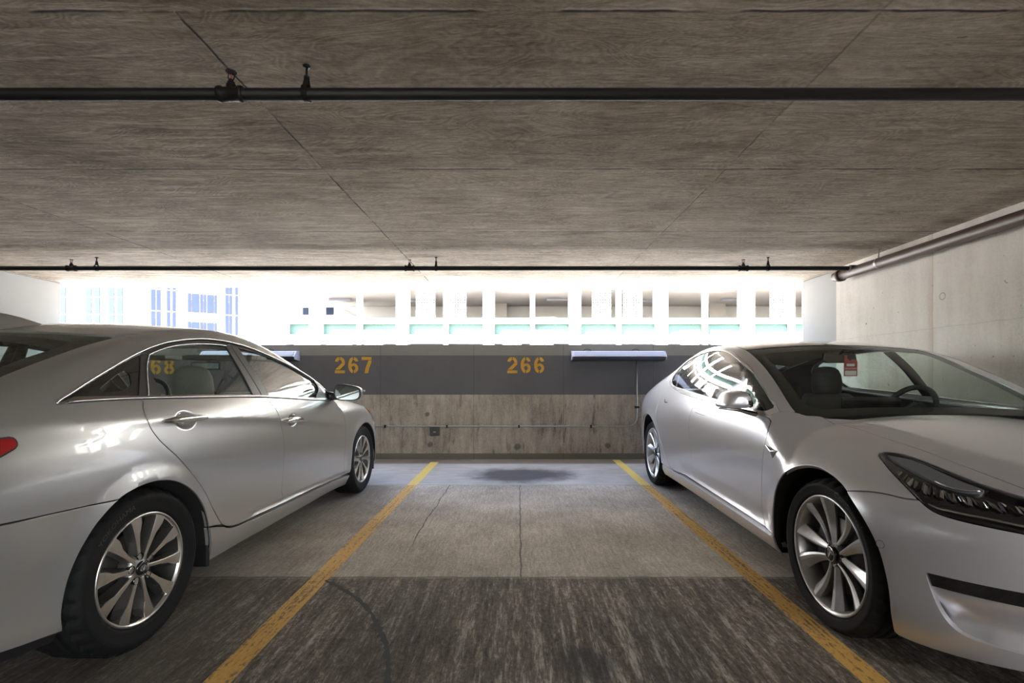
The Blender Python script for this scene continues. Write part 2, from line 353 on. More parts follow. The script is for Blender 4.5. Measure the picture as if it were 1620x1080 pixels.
M['glass_dark'] = glass('privacy_glass', (.30, .34, .33), 1.5, 1.2)
M['glass_roof'] = glass('smoked_roof_glass', (.05, .055, .055), 1.5, 1.3)
M['lens'] = glass('clear_lamp_lens', (.90, .92, .94), 1.45, .45)
M['red_lens'] = flat('red_lamp_lens', (.32, .008, .012), .12, 0, Coat_Weight=1.0)
M['amber'] = flat('amber_lamp_lens', (.62, .20, .03), .15, 0, Coat_Weight=1.0)
M['mirror'] = flat('mirror_glass', (.62, .74, .78), .02, 1.0, var=.01)
M['seat_dark'] = flat('black_upholstery', (.018, .018, .019), .6, var=.2, bump=.1)
M['seat_beige'] = flat('warm_grey_upholstery', (.20, .185, .165), .7, var=.1, bump=.1)
M['trim_dark'] = flat('dark_cabin_trim', (.022, .022, .023), .7)
M['trim_beige'] = flat('beige_cabin_trim', (.26, .245, .22), .7)
M['headliner'] = flat('grey_headliner', (.36, .355, .34), .9)
M['white_ext'] = flat('white_painted_facade', (.40, .40, .39), .8, var=.03, scale=3)
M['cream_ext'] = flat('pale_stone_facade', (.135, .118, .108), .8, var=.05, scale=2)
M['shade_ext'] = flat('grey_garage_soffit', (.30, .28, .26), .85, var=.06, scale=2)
M['teal'] = flat('teal_panel', (.030, .075, .062), .6, var=.04, scale=4)
M['win_blue'] = flat('blue_office_glass', (.020, .027, .045), .6, 0, Specular_IOR_Level=.05, var=.2, scale=.4)
M['asphalt'] = flat('pale_concrete_street', (.52, .50, .47), .85, var=.08, scale=2)
M['dark_ground'] = flat('dark_asphalt', (.10, .10, .10), .9)  # unseen ground behind, kept dark to limit bounced light
M['lamp'] = glow('fluorescent_tube', (1, .95, .92), 75.0)
M['suv_white'] = flat('white_car_paint', (.72, .71, .69), .3, 0, Coat_Weight=.6)
M['red_card'] = flat('red_card', (.36, .055, .05), .5)
M['white_card'] = flat('white_card', (.62, .66, .66), .5)
# ------------------------------------------------------------------ the garage
def struct(name, mb, mat, **kw):
    return tag(mb.build(name, mat, **kw), kind='structure')
WALL_Y = 6.694; PAR_TOP = 1.594
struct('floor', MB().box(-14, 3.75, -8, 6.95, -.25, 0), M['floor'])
struct('ceiling', MB().box(-14.5, 4.2, -8.2, 6.60, CEIL_Z, CEIL_Z + .28), M['ceil'])
struct('wall_back', MB().box(-14, 7.5, WALL_Y, WALL_Y + .22, 0, PAR_TOP), M['parapet'])
rw = MB(); rw.prism([(3.38, -2.2), (3.58, 5.42), (4.1, 5.42), (4.1, -2.2)], 0, CEIL_Z, lambda a, b, d: (a, b, d))
struct('wall_right', rw, M['wall'])
struct('column_right', MB().box(3.64, 4.15, 5.42, 6.17, 0, CEIL_Z), M['column'], bevel=.012)
struct('column_left', MB().box(-6.5, -5.96, 5.45, 6.25, 0, CEIL_Z), M['column'], bevel=.012)
struct('column_aisle', MB().box(-6.5, -5.96, -2.2, -1.5, 0, CEIL_Z), M['column'], bevel=.012)
struct('wall_front', MB().box(-14, 4.1, -8, -7.8, 0, 2.3), M['column'])
struct('wall_left', MB().box(-14.2, -14, -8, 7, 0, 2.25), M['column'])

# yellow stall lines (thin paint films on the floor)
def stall_line(x0, x1, y0, y1, label):
    m = MB(); n = 40
    V = []; Fs = []
    for i in range(n + 1):
        y = y0 + (y1 - y0) * i / n
        V += [(x0, y, .0015), (x1, y, .0015)]
    Fs = [(2 * i, 2 * i + 1, 2 * i + 3, 2 * i + 2) for i in range(n)]
    m.add(V, Fs); o = m.build('stall_line', M['line']); tag(o, label, 'parking line', 'yellow stall lines')
stall_line(-1.184, -1.078, -1.2, 6.45, 'worn yellow parking line on the floor beside the sedan with the ten twin-tone spoke wheels')
stall_line(1.287, 1.391, -1.2, 6.62, 'worn yellow parking line on the floor under the wheels of the glass-roofed sedan')

# tar filled crack running over the concrete
pts = [(515, 918), (540, 930), (560, 943), (577, 958), (590, 975), (602, 998), (611, 1022), (614, 1048), (612, 1080)]
cp = []
for px, py in pts:
    Y = F_PX * CAM_H / (py - HOR_Y); cp.append(((px - VP_X) * Y / F_PX, Y))
cp.append((cp[-1][0] + .02, 1.45))
def strip(cl, ws, z):
    V = []; Fs = []
    for i, (x, y) in enumerate(cl):
        a = cl[max(i - 1, 0)]; b = cl[min(i + 1, len(cl) - 1)]; tx, ty = b[0] - a[0], b[1] - a[1]; L = math.hypot(tx, ty) or 1
        nx, ny = -ty / L, tx / L; w = ws[i]; V += [(x + nx * w, y + ny * w, z), (x - nx * w, y - ny * w, z)]
    return V, [(2 * i, 2 * i + 1, 2 * i + 3, 2 * i + 2) for i in range(len(cl) - 1)]
def resample(P, ds, closed=False):
    """Catmull-Rom through the points, resampled at about ds"""
    P = np.asarray(P, float); n = len(P); out = []
    idx = lambda i: P[i % n] if closed else P[min(max(i, 0), n - 1)]
    for i in range(n if closed else n - 1):
        p0, p1, p2, p3 = idx(i - 1), idx(i), idx(i + 1), idx(i + 2)
        k = max(1, int(math.ceil(np.linalg.norm(p2 - p1) / ds)))
        d = np.linalg.norm(p2 - p1); m1 = (p2 - p0); m2 = (p3 - p1)
        l1 = np.linalg.norm(p2 - p0) or 1; l2 = np.linalg.norm(p3 - p1) or 1
        m1 = m1 / l1 * d; m2 = m2 / l2 * d
        for j in range(k):
            t = j / k; out.append((2*t**3-3*t*t+1)*p1 + (t**3-2*t*t+t)*m1 + (-2*t**3+3*t*t)*p2 + (t**3-t*t)*m2)
    if not closed: out.append(P[-1])
    return np.array(out)
def polyline(P, ds, closed=False):
    P = np.asarray(P, float); out = []; n = len(P)
    for i in range(n if closed else n - 1):
        a, b = P[i], P[(i + 1) % n]; k = max(1, int(math.ceil(np.linalg.norm(b - a) / ds)))
        out += [a + (b - a) * j / k for j in range(k)]
    if not closed: out.append(P[-1])
    return np.array(out)
ck = resample(cp, .02); ck = [(x + rng.normal() * .003, y + rng.normal() * .003) for x, y in ck]
m = MB(); m.add(*strip(ck, [.007 + .008 * rng.random() for _ in ck], .0018))
tag(m.build('floor_crack', M['tar']), 'dark winding crack in the concrete floor beside the yellow line of the silver sedan', 'crack')

# ------------------------------------------------------------------ stencil numbers
def arc(cx, cy, rx, ry, s, a0, a1, n=14):
    A = [math.radians(a0 + (a1 - a0) * i / n) for i in range(n + 1)]
    return [(cx + rx * math.cos(a), cy + ry * math.sin(a)) for a in A] + [(cx + (rx - s) * math.cos(a), cy + (ry - s * .95) * math.sin(a)) for a in reversed(A)]
DIGIT = {
 '2': [arc(.31, .68, .31, .32, .19, 172, 97) , arc(.31, .68, .31, .32, .19, 84, -8) + [], [(.617, .63), (.60, .52), (.44, .36), (.30, .22), (.02, .22), (.20, .40), (.36, .55), (.425, .63)], [(0, 0), (.62, 0), (.62, .17), (0, .17)]],
 '6': [arc(.31, .5, .31, .5, .19, 98, 262), arc(.31, .68, .31, .32, .18, 80, 10), arc(.31, .31, .31, .31, .18, 80, -82), [(.34, .47), (.34, .62), (.22, .57), (.15, .45), (.19, .38)]],
 '7': [[(0, 1), (.60, 1), (.60, .82), (0, .82)], [(.42, .79), (.61, .79), (.60, .66), (.46, .30), (.40, 0), (.18, 0), (.24, .32)]],
 '8': [arc(.31, .735, .28, .265, .17, 98, 262), arc(.31, .735, .28, .265, .17, 82, -82), arc(.31, .275, .31, .275, .18, 98, 262), arc(.31, .275, .31, .275, .18, 82, -82)],
}
def number(txt, xc, z0, h, label):
    adv = .83; W = (len(txt) - 1) * adv + .62; m = MB()
    for i, ch in enumerate(txt):
        for poly in DIGIT[ch]:
            m.prism([((i * adv + a - W / 2), b) for a, b in poly], 0, .003, lambda a, b, d: (xc + a * h, WALL_Y - .0005 - d, z0 + b * h))
    tag(m.build('stall_number', M['stencil']), label, 'painted number', 'stencilled stall numbers')
number('267', -2.308, 1.197, .225, 'orange stencilled 267 on the grey parapet band above the mirror of the left sedan')
number('266', .094, 1.197, .225, 'orange stencilled 266 in the middle of the grey parapet band beside the long strip light')
number('268', -5.06, 1.180, .225, 'orange stencilled number 268 seen through the rear door glass of the sedan')

# ------------------------------------------------------------------ wall lights, conduit
def wall_light(x0, x1, label):
    r = empty('wall_light', ((x0 + x1) / 2, WALL_Y, 1.37), 0, label, 'wall light', 'long strip lights on the parapet')
    h = (x1 - x0) / 2
    m = MB(); m.prism([(0, .0), (-.16, .02), (-.17, .05), (-.10, .125), (-.02, .135), (0, .13)], -h, h, lambda a, b, d: (d, a, b)); m.build('housing', M['grey_enamel'], r, bevel=.004)
    m = MB(); m.prism([(-.165, .058), (-.172, .056), (-.108, .122), (-.102, .121)], -h + .02, h - .02, lambda a, b, d: (d, a - .003, b)); m.build('diffuser', M['lens_white'], r)
    m = MB(); m.prism([(-.004, -.005), (-.155, .012), (-.166, .05), (-.16, .052), (-.15, .02), (0, .004)], -h + .003, h - .003, lambda a, b, d: (d, a - .004, b - .003)); m.build('lower_shield', M['dark_enamel'], r)
    for s in (-1, 1):
        m = MB(); m.prism([(0, -.004), (-.163, .016), (-.176, .05), (-.10, .13), (0, .138)], 0, .012, lambda a, b, d: (s * h + s * d, a, b)); m.build('end_cap', M['grey_enamel'], r)
    for x in (-.42, .25):
        pts = [(x + .05 * math.cos(a), -.03, .135 + .025 * math.sin(a)) for a in np.linspace(0, math.pi, 9)]
        MB().tube(pts, .004, 6).build('bracket', M['iron'], r)
    return r
wall_light(.735, 2.0, 'long grey strip light on the parapet beside the number 266 and the glass-roofed sedan')
wall_light(-4.34, -3.06, 'long grey strip light on the parapet behind the roof of the silver sedan')
# conduit: from the light down, bend, then along the wall to the left behind the sedan
r = empty('electrical_conduit', (0, WALL_Y, .44), 0, 'thin grey conduit bending down from the wall light and running along the parapet', 'conduit')
zc = CAM_H - (674 - HOR_Y) / F_PX * WALL_Y - .44; xd = (1007 - VP_X) * WALL_Y / F_PX
bend = [(xd - .14 + .14 * math.cos(a), -.02, zc + .14 - .14 * math.sin(a)) for a in np.linspace(0, math.pi / 2, 9)]
MB().tube([(xd, -.02, .935)] + bend[:1] + bend[1:] + [(-6.0, -.02, zc)], .0105, 10).build('pipe', M['galv'], r)
for x in (-1.86, -1.0, .0, 1.0): MB().box(x - .012, x + .012, -.034, -.003, zc - .02, zc + .02).build('strap', M['iron'], r)
MB().box(xd - .03, xd + .03, -.034, -.003, .27, .30).build('strap', M['iron'], r)
bx = (689 - VP_X) * WALL_Y / F_PX
r = empty('junction_box', (bx, WALL_Y, zc + .44 - .07), 0, 'small grey junction box on the conduit low on the parapet', 'junction box')
MB().box(-.066, .066, -.075, -.032, -.055, .068).build('box', M['grey_trim'], r, bevel=.008)
MB().box(-.05, .05, -.081, -.075, -.04, .052).build('cover', M['grey_trim'], r, bevel=.004)
MB().box(-.018, .018, -.083, -.081, -.008, .006).build('label_plate', M['galv'], r)

# ------------------------------------------------------------------ sprinkler pipes under the ceiling
PIPE_Z = 2.2575
def sprinkler_line(y, x0, x1, heads, hangs, label):
    r = empty('sprinkler_pipe', (0, y, PIPE_Z), 0, label, 'pipe')
    MB().tube([(x0, 0, 0), (x1, 0, 0)], .0225, 20).build('pipe', M['iron'], r)
    for x in hangs:
        m = MB()
        ring = [(x, .030 * math.cos(a), .030 * math.sin(a) * 1.05 + .004) for a in np.linspace(math.radians(70), math.radians(470), 20)]
        for i in range(len(ring) - 1):
            a, b = ring[i], ring[i + 1]
            m.add([(x - .011, a[1], a[2]), (x + .011, a[1], a[2]), (x + .011, b[1], b[2]), (x - .011, b[1], b[2])], [(0, 1, 2, 3)])
        m.add([(x - .011, .012, .032), (x + .011, .012, .032), (x + .008, .004, .066), (x - .008, .004, .066)], [(0, 1, 2, 3)])
        m.add([(x - .011, -.012, .032), (x + .011, -.012, .032), (x + .008, -.004, .066), (x - .008, -.004, .066)], [(0, 1, 2, 3)])
        h = m.build('hanger', M['iron'], r)
        mm = MB(); mm.tube([(x, 0, .058), (x, 0, CEIL_Z - PIPE_Z)], .0048, 8); mm.lathe([(.012, .060), (.012, .068), (.006, .074)], (x, 0, 0), n=6); mm.lathe([(0, .1125), (.014, .1125), (.014, .106), (.006, .104)], (x, 0, 0), n=12)
        mm.build('hanger_rod', M['iron'], h)
    for x in heads:
        s = MB(); s.lathe([(.0225, -.05), (.030, -.048), (.031, -.036), (.0265, -.030), (.0265, .030), (.031, .036), (.030, .048), (.0225, .05)], (x, 0, 0), 'x', 18)
        s.lathe([(.018, .0), (.018, .036), (.015, .042)], (x, 0, 0), 'z', 14); t = s.build('tee', M['iron'], r)
        h = MB(); h.lathe([(.010, .036), (.014, .040), (.014, .048), (.009, .050), (.009, .058), (.0, .058)], (x, 0, 0), 'z', 6, smooth=False)
        for s_ in (-1, 1): h.tube([(x + s_ * .008, 0, .056), (x + s_ * .0125, 0, .066), (x + s_ * .011, 0, .080), (x + s_ * .003, 0, .088)], .0022, 6)
        h.lathe([(.0, .088), (.006, .087), (.017, .0895), (.020, .087), (.020, .089), (.004, .093), (0, .093)], (x, 0, 0), 'z', 16)
        hd = h.build('sprinkler_head', M['iron'], t)
        MB().lathe([(.0, .0575), (.0024, .060), (.0026, .076), (0, .080)], (x, 0, 0), 'z', 8).build('glass_bulb', M['red_bulb'], hd)
    return r
sprinkler_line(1.892, -13.5, 3.33, (-4.6, -1.133, 2.30), (-4.3, -.836, 2.553), 'black sprinkler pipe crossing right under the near part of the ceiling')
sprinkler_line(4.924, -13.5, 3.375, (-8.0, -4.587, -1.121, 2.30), (-7.7, -4.328, -.849, 2.553), 'thinner-looking black sprinkler pipe farther back above the opening')
r = empty('main_pipe', (3.445, 5.2, 2.23), 0, 'thick glossy brown pipe running along the top of the right wall', 'pipe')
MB().tube([(-.10, -7.3, .0), (0, 0, 0)], .050, 24).build('pipe', M['brownpipe'], r)
MB().lathe([(0, .06), (.045, .06), (.050, .05), (.050, 0), (.062, -.002), (.064, -.03), (.064, -.055), (.056, -.06), (.05, -.062)], (0, -.02, 0), 'y', 24).build('end_cap', M['brownpipe'], r)
MB().tube([(-.054, -.276, .0275), (.0, -.276, .0275)], .034, 18).build('branch_tee', M['brownpipe'], r)
for yy in (-.62, -3.4):
    xo = yy * .0137; ring = [(xo + .054 * math.cos(a), .054 * math.sin(a)) for a in np.linspace(0, 2 * math.pi, 25)]
    m = MB()
    for i in range(24):
        (a, b), (c, d) = ring[i], ring[i + 1]
        m.add([(a, yy - .012, b), (a, yy + .012, b), (c, yy + .012, d), (c, yy - .012, d)], [(0, 1, 2, 3)])
    m.tube([(xo - .01, yy, .054), (xo, yy, CEIL_Z - 2.23)], .006, 8); m.lathe([(.015, .138), (.015, .128), (.007, .125)], (xo, yy, 0), 'z', 10); m.build('hanger', M['galv'], r)

# lamps of the aisle behind the camera (they show as dashes on the bumper of the car)
def ceiling_lamp(x, y, where):
    r = empty('ceiling_light', (x, y, CEIL_Z), 0, 'twin-tube fluorescent fitting on the garage ceiling ' + where, 'ceiling light', 'aisle ceiling lights')
    MB().box(-.62, .62, -.07, .07, -.05, 0).build('housing', M['grey_enamel'], r, bevel=.01)
    for s in (-1, 1): MB().tube([(-.58, s * .035, -.065), (.58, s * .035, -.065)], .014, 10).build('tube', M['lamp'], r)
for x, y, where in ((2.6, -2.2, 'over the nose of the glass-roofed sedan'), (2.6, -5.0, 'deeper in the aisle on the right'), (.4, -6.6, 'at the far end of the aisle')): ceiling_lamp(x, y, where)

# ------------------------------------------------------------------ outside: street, garage opposite, office block
struct('street_ground', MB().box(-90, 90, 6.96, 60, -.3, -.1), M['asphalt'])
GY = 22.0; MPP = GY / F_PX
gx = lambda px: (px - VP_X) * MPP
gz = lambda py: CAM_H + (HOR_Y - py) * MPP
LEVEL = 2.85
g = empty('parking_garage', (0, GY, -.1), 0, 'white multi-storey parking garage with teal panels across the street', 'building')
gzl = lambda z: z + .1
pil = [500 + 136.6 * k for k in range(-1, 13)]; mul = [568.5 + 136.9 * k for k in range(0, 12)]
pil0 = MB().box(-.26, .26, -.15, .5, 0, 16).build('pillar', M['white_ext'], g, (gx(pil[1]), 0, 0))
for p in pil[2:]:
    c = pil0.copy(); COL.objects.link(c); c.location.x = gx(p)
MB().box(gx(383), gx(455), -.2, .6, 0, 16).build('wall_panel', M['white_ext'], g)
mul0 = MB().box(-.11, .11, -.05, .2, 0, 16).build('mullion', M['white_ext'], g, (gx(mul[0]), 0, 0))
for p in mul[1:]:
    c = mul0.copy(); COL.objects.link(c); c.location.x = gx(p)
xa, xb = gx(455), gx(2060)
beam = panel = slab = back = None
perf = None
def perforated(w, h, nx, nz):
    """a sheet with rows of round holes (real openings)"""
    m = MB(); cw, chh = w / nx, h / nz; k = 8; r_ = .37 * min(cw, chh)
    for i in range(nx):
        for j in range(nz):
            cx, cz = -w / 2 + (i + .5) * cw, (j + .5) * chh
            sq = [];  hole = []
            for q in range(k):
                a = math.pi / 4 + 2 * math.pi * q / k
                ca, sa = math.cos(a), math.sin(a); f = 1 / max(abs(ca), abs(sa))
                sq.append((cx + ca * f * cw / 2, 0, cz + sa * f * chh / 2)); hole.append((cx + ca * r_, 0, cz + sa * r_))
            m.add(sq + hole, [(q, (q + 1) % k, k + (q + 1) % k, k + q) for q in range(k)])
    return m
struct('street_behind', MB().box(-90, 90, -60, -8.3, -3.4, -3.2), M['dark_ground'])
for lv in range(-1, 4):
    dz = lv * LEVEL
    parts = (('rail_beam', MB().box(xa, xb, -.02, .18, gzl(gz(512)), gzl(gz(503))), 'white_ext'),
             ('teal_panel', MB().box(xa, xb, .24, .30, gzl(gz(529)), gzl(gz(511))), 'teal'),
             ('spandrel', MB().box(xa, xb, .0, .28, gzl(gz(543)), gzl(gz(529))), 'white_ext'),
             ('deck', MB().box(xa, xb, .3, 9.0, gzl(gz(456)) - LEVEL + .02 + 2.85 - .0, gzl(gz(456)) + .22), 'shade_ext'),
             ('inner_wall', MB().box(xa, xb, 5.6, 5.8, gzl(2.6), gzl(5.2)), 'white_ext'))
    if lv == -1:
        base = []
        for nm, mb, mt in parts:
            o = mb.build(nm, M[mt], g); o.location.z = dz; base.append(o)
    else:
        for o in base:
            c = o.copy(); COL.objects.link(c); c.location.z = dz
up0 = perforated(30 * MPP, 52 * MPP, 8, 14).build('screen_panel', M['white_ext'], g, (gx(674), -.10, gzl(gz(503))))
sol = up0.modifiers.new('solid', 'SOLIDIFY'); sol.thickness = .02
for p in (723, 951, 1000, 1231, 1282, 1505, 1555):
    c = up0.copy(); COL.objects.link(c); c.location.x = gx(p)
for p in (543, 592, 810, 860, 1090, 1138, 1365, 1412):
    c = up0.copy(); COL.objects.link(c); c.location = (gx(p), -.10, gzl(gz(522)) - 52 * MPP)
for p, y in ((536, 3.0), (655, 3.4), (882, 3.0), (1025, 3.4), (1160, 3.0)):
    MB().box(-.55, .55, -.08, .08, -.09, 0).build('strip_light', M['lens_white'], g, (gx(p) * 1.13, y, gzl(gz(456)) + .0))
for p in (430,):
    MB().box(-.5, .5, -.4, -.2, 0, .16).build('floodlight', M['cream_ext'], g, (gx(412), 0, gzl(gz(464))))
for p in (790, 1125):
    MB().box(-.45, .45, 4.6, 5.4, gzl(2.6), gzl(5.25)).build('inner_column', M['shade_ext'], g, (gx(p) * 1.25, 0, 0))
# white van parked on the opposite deck
v = empty('van', ((530 - VP_X) * 25.5 / F_PX, 25.5, 3.0), 0, 'white van parked on the deck of the garage across the street', 'van')
zz = lambda py: CAM_H + (HOR_Y - py) * 25.0 / F_PX - 3.0
m = MB(); m.prism([(-1.4, .35), (-1.4, zz(487)), (-.95, zz(485.3)), (.45, zz(485.6)), (.75, zz(491)), (1.2, zz(500)), (1.9, zz(502)), (1.95, .35)], -.9, .9, lambda a, b, d: (a, d, b)); m.build('body', M['suv_white'], v, bevel=.06)
for a, b in ((-1.3, -.62), (-.52, .28)):
    MB().box(a, b, -.93, -.89, zz(499.5), zz(488)).build('side_window', M['win_blue'], v)
for a in (-.9, 1.2):
    MB().lathe([(.0, -.93), (.2, -.93), (.33, -.9), (.33, -.7), (0, -.7)], (a, 0, .33), 'y', 20).build('wheel', M['rubber'], v)
for px, lab in ((668, 'pale car roof behind the rail of the opposite garage beside the white van'), (864, 'white curved car roof behind the rail of the opposite garage in the middle bay')):
    c = empty('car', ((px - VP_X) * 25.0 / F_PX, 25.0, 3.0), 0, lab, 'car')
    m = MB(); m.prism([(-1.9, .3), (-1.9, .72), (-1.2, .80), (-.6, 1.17), (.4, 1.19), (1.1, .82), (1.9, .7), (1.9, .3)], -.8, .8, lambda a, b, d: (a, d, b)); m.build('body', M['suv_white'], c, bevel=.08)
    m = MB(); m.prism([(-1.05, .80), (-.55, 1.1), (.35, 1.12), (.9, .82)], -.82, -.80, lambda a, b, d: (a, d, b)); m.build('side_window', M['win_blue'], c)
    for a in (-1.2, 1.2): MB().lathe([(0, -.83), (.31, -.8), (.31, -.6), (0, -.6)], (a, 0, .31), 'y', 18).build('wheel', M['rubber'], c)

# office block behind on the left: a white wing facing us and a pale stone wing turned away
OY = 46.0; ox = lambda px: (px - VP_X) * OY / F_PX; oz = lambda py: CAM_H + (HOR_Y - py) * OY / F_PX + .1
o = empty('office_building', (0, OY, -.1), 0, 'pale office block with blue windows across the street on the left', 'building')
MB().box(ox(-330), ox(221), 0, 8, 0, 30).build('white_wing', M['white_ext'], o)
w0 = None
for k, px in enumerate((100, 140.5, 154, 176.5, 190)):
    for (ya, yb) in ((440, 469), (471, 496), (498, 523), (525, 550)):
        MB().box(ox(px) - .27, ox(px) + .27, -.06, .03, oz(yb), oz(ya)).build('window', M['win_blue'], o)
for py in (470, 497, 524): MB().box(ox(95), ox(200), -.03, .02, oz(py + .4), oz(py - .4)).build('ledge', M['cream_ext'], o)
ang = math.atan2(1.0, 1.55)        # the stone wing recedes to the right
P0 = np.array([ox(220), -.4]); dv = np.array([math.cos(ang), math.sin(ang)])
def on_wing(px):    # distance along the wing where the sight line of px meets it
    k = (px - VP_X) / F_PX; return (k * (OY + P0[1]) - P0[0]) / (dv[0] - k * dv[1])
Lw = on_wing(383)
wg = lambda s, d, z: (P0[0] + dv[0] * s + dv[1] * d, P0[1] + dv[1] * s - dv[0] * d, z)
def wbox(s0, s1, d0, d1, z0, z1): 
    m = MB(); V = [wg(s, d, z) for s in (s0, s1) for d in (d0, d1) for z in (z0, z1)]
    return m.add(V, [(0, 1, 3, 2), (4, 6, 7, 5), (0, 4, 5, 1), (2, 3, 7, 6), (0, 2, 6, 4), (1, 5, 7, 3)])
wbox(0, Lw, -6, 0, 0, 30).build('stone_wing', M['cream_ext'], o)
zw = lambda px, py: CAM_H + (HOR_Y - py) * (OY + P0[1] + dv[1] * on_wing(px)) / F_PX + .1
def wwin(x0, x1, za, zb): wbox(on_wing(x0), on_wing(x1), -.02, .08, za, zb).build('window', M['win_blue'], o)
for x0, x1 in ((239, 245.5), (248, 254), (264, 269), (273, 278), (356.5, 361.5), (363, 367), (372, 376), (378, 381.5)):
    zt = zw(300, 560)
    for k in range(5): wwin(x0, x1, zt + k * 2.1, zt + k * 2.1 + 1.95)
for zt in (zw(297, 493), zw(297, 538)):
    for x0, x1 in ((297, 302), (303.5, 315), (317, 321), (322.5, 326), (328, 338), (339.5, 343)): wwin(x0, x1, zt, zt + 1.85)
for k in range(6): wbox(0, Lw, 0, .03, zw(240, 535) + k * 2.0, zw(240, 535) + k * 2.0 + .05).build('joint', M['shade_ext'], o)
# ------------------------------------------------------------------ car bodies: one smooth solid per car, panels cut from its skin
class Spl:      # natural cubic spline, cardinal basis
    def __init__(s, xs):
        s.x = np.array(xs, float); n = len(xs); h = np.diff(s.x)
        A = np.zeros((n, n)); B = np.zeros((n, n)); A[0, 0] = A[-1, -1] = 1
        for i in range(1, n - 1):
            A[i, i-1] = h[i-1]; A[i, i] = 2 * (h[i-1] + h[i]); A[i, i+1] = h[i]
            B[i, i-1] = 6 / h[i-1]; B[i, i] = -6 / h[i-1] - 6 / h[i]; B[i, i+1] = 6 / h[i]
        s.M = np.linalg.solve(A, B); s.h = h; s.n = n
    def basis(s, q):
        q = np.atleast_1d(np.asarray(q, float)); n = s.n
        i = np.clip(np.searchsorted(s.x, q) - 1, 0, n - 2); h = s.h[i]
        qc = np.clip(q, s.x[0], s.x[-1]); d = q - qc; a = (s.x[i+1] - qc) / h; b = 1 - a; I = np.eye(n)
        R = a[:, None]*I[i] + b[:, None]*I[i+1] + ((a**3-a)*h*h/6)[:, None]*s.M[i] + ((b**3-b)*h*h/6)[:, None]*s.M[i+1]
        D = (I[i+1]-I[i])/h[:, None] + (-(3*a*a-1)*h/6)[:, None]*s.M[i] + ((3*b*b-1)*h/6)[:, None]*s.M[i+1]
        return R + d[:, None] * D
class S1:
    def __init__(s, pts): s.s = Spl([p[0] for p in pts]); s.y = np.array([p[1] for p in pts], float)
    def __call__(s, q): return s.s.basis(q) @ s.y
class S2:
    def __init__(s, us, zs, G): s.u = Spl(us); s.z = Spl(zs); s.G = np.array(G, float)
    def __call__(s, u, z): return ((s.u.basis(u) @ s.G) * s.z.basis(z)).sum(1)
def smax(a, b, k):
    h = np.maximum(k - np.abs(a - b), 0) / k; return np.maximum(a, b) + h**3 * k / 6
def sstep(a, b, x):
    t = np.clip((x - a) / (b - a), 0, 1); return t*t*t*(t*(6*t-15)+10)
class Body:
    """car space: u rearwards from the front axle, v sideways to the right, z up.  F < 0 inside."""
    def F(s, u, v, z):
        u, v, z = [np.ravel(x).astype(float) for x in np.broadcast_arrays(u, v, z)]
        av = np.abs(v)
        a = av - s.side(u, z) - s.extra(u, z)
        h = s.hood(u) - s.hc[0]*(av/.75)**2 - .03*(av/.8)**6
        r = s.roofp(u - s.bow(u)*av*av) - s.crown(u)*av*av
        b = z - np.maximum(h, r)
        c = s.nose(z) + s.nc[0]*(av/.6)**2 + .16*(av/.85)**5 - u
        d = u - (s.tail(z) - .10*(av/.6)**2 - .14*(av/.85)**5)
        f = smax(a, b, s.kside(u)); f = smax(f, c, .22); return smax(f, d, .2)
    def grad(s, P, e=.0025):
        u, v, z = P.T
        g = np.stack([s.F(u+e, v, z)-s.F(u-e, v, z), s.F(u, v+e, z)-s.F(u, v-e, z), s.F(u, v, z+e)-s.F(u, v, z-e)], 1)
        return g / np.maximum(np.linalg.norm(g, axis=1), 1e-9)[:, None]
    def cast(s, O, D, t0, t1, it=34):
        a = np.full(len(O), float(t0)); b = np.full(len(O), float(t1))
        for _ in range(it):
            m = .5 * (a + b); P = O + D * m[:, None]; ins = s.F(P[:, 0], P[:, 1], P[:, 2]) < 0
            a = np.where(ins, m, a); b = np.where(ins, b, m)
        return O + D * a[:, None]
    def on(s, pts):
        """outline points: ('z',u,z) found sideways, ('v',u,v) found upwards, (u,v,z) already known"""
        out = np.zeros((len(pts), 3)); iz = [i for i, p in enumerate(pts) if p[0] == 'z']; iv = [i for i, p in enumerate(pts) if p[0] == 'v']
        if iz:
            q = np.array([pts[i][1:3] for i in iz], float); n = len(q)
            out[iz] = s.cast(np.stack([q[:, 0], np.zeros(n), q[:, 1]], 1), np.tile(np.array([[0., 1., 0.]]), (n, 1)), 0, 1.3)
        if iv:
            q = np.array([pts[i][1:3] for i in iv], float); n = len(q)
            out[iv] = s.cast(np.stack([q[:, 0], q[:, 1], np.full(n, .55)], 1), np.tile(np.array([[0., 0., 1.]]), (n, 1)), 0, 1.3)
        for i, p in enumerate(pts):
            if p[0] not in ('z', 'v'): out[i] = p
        return out
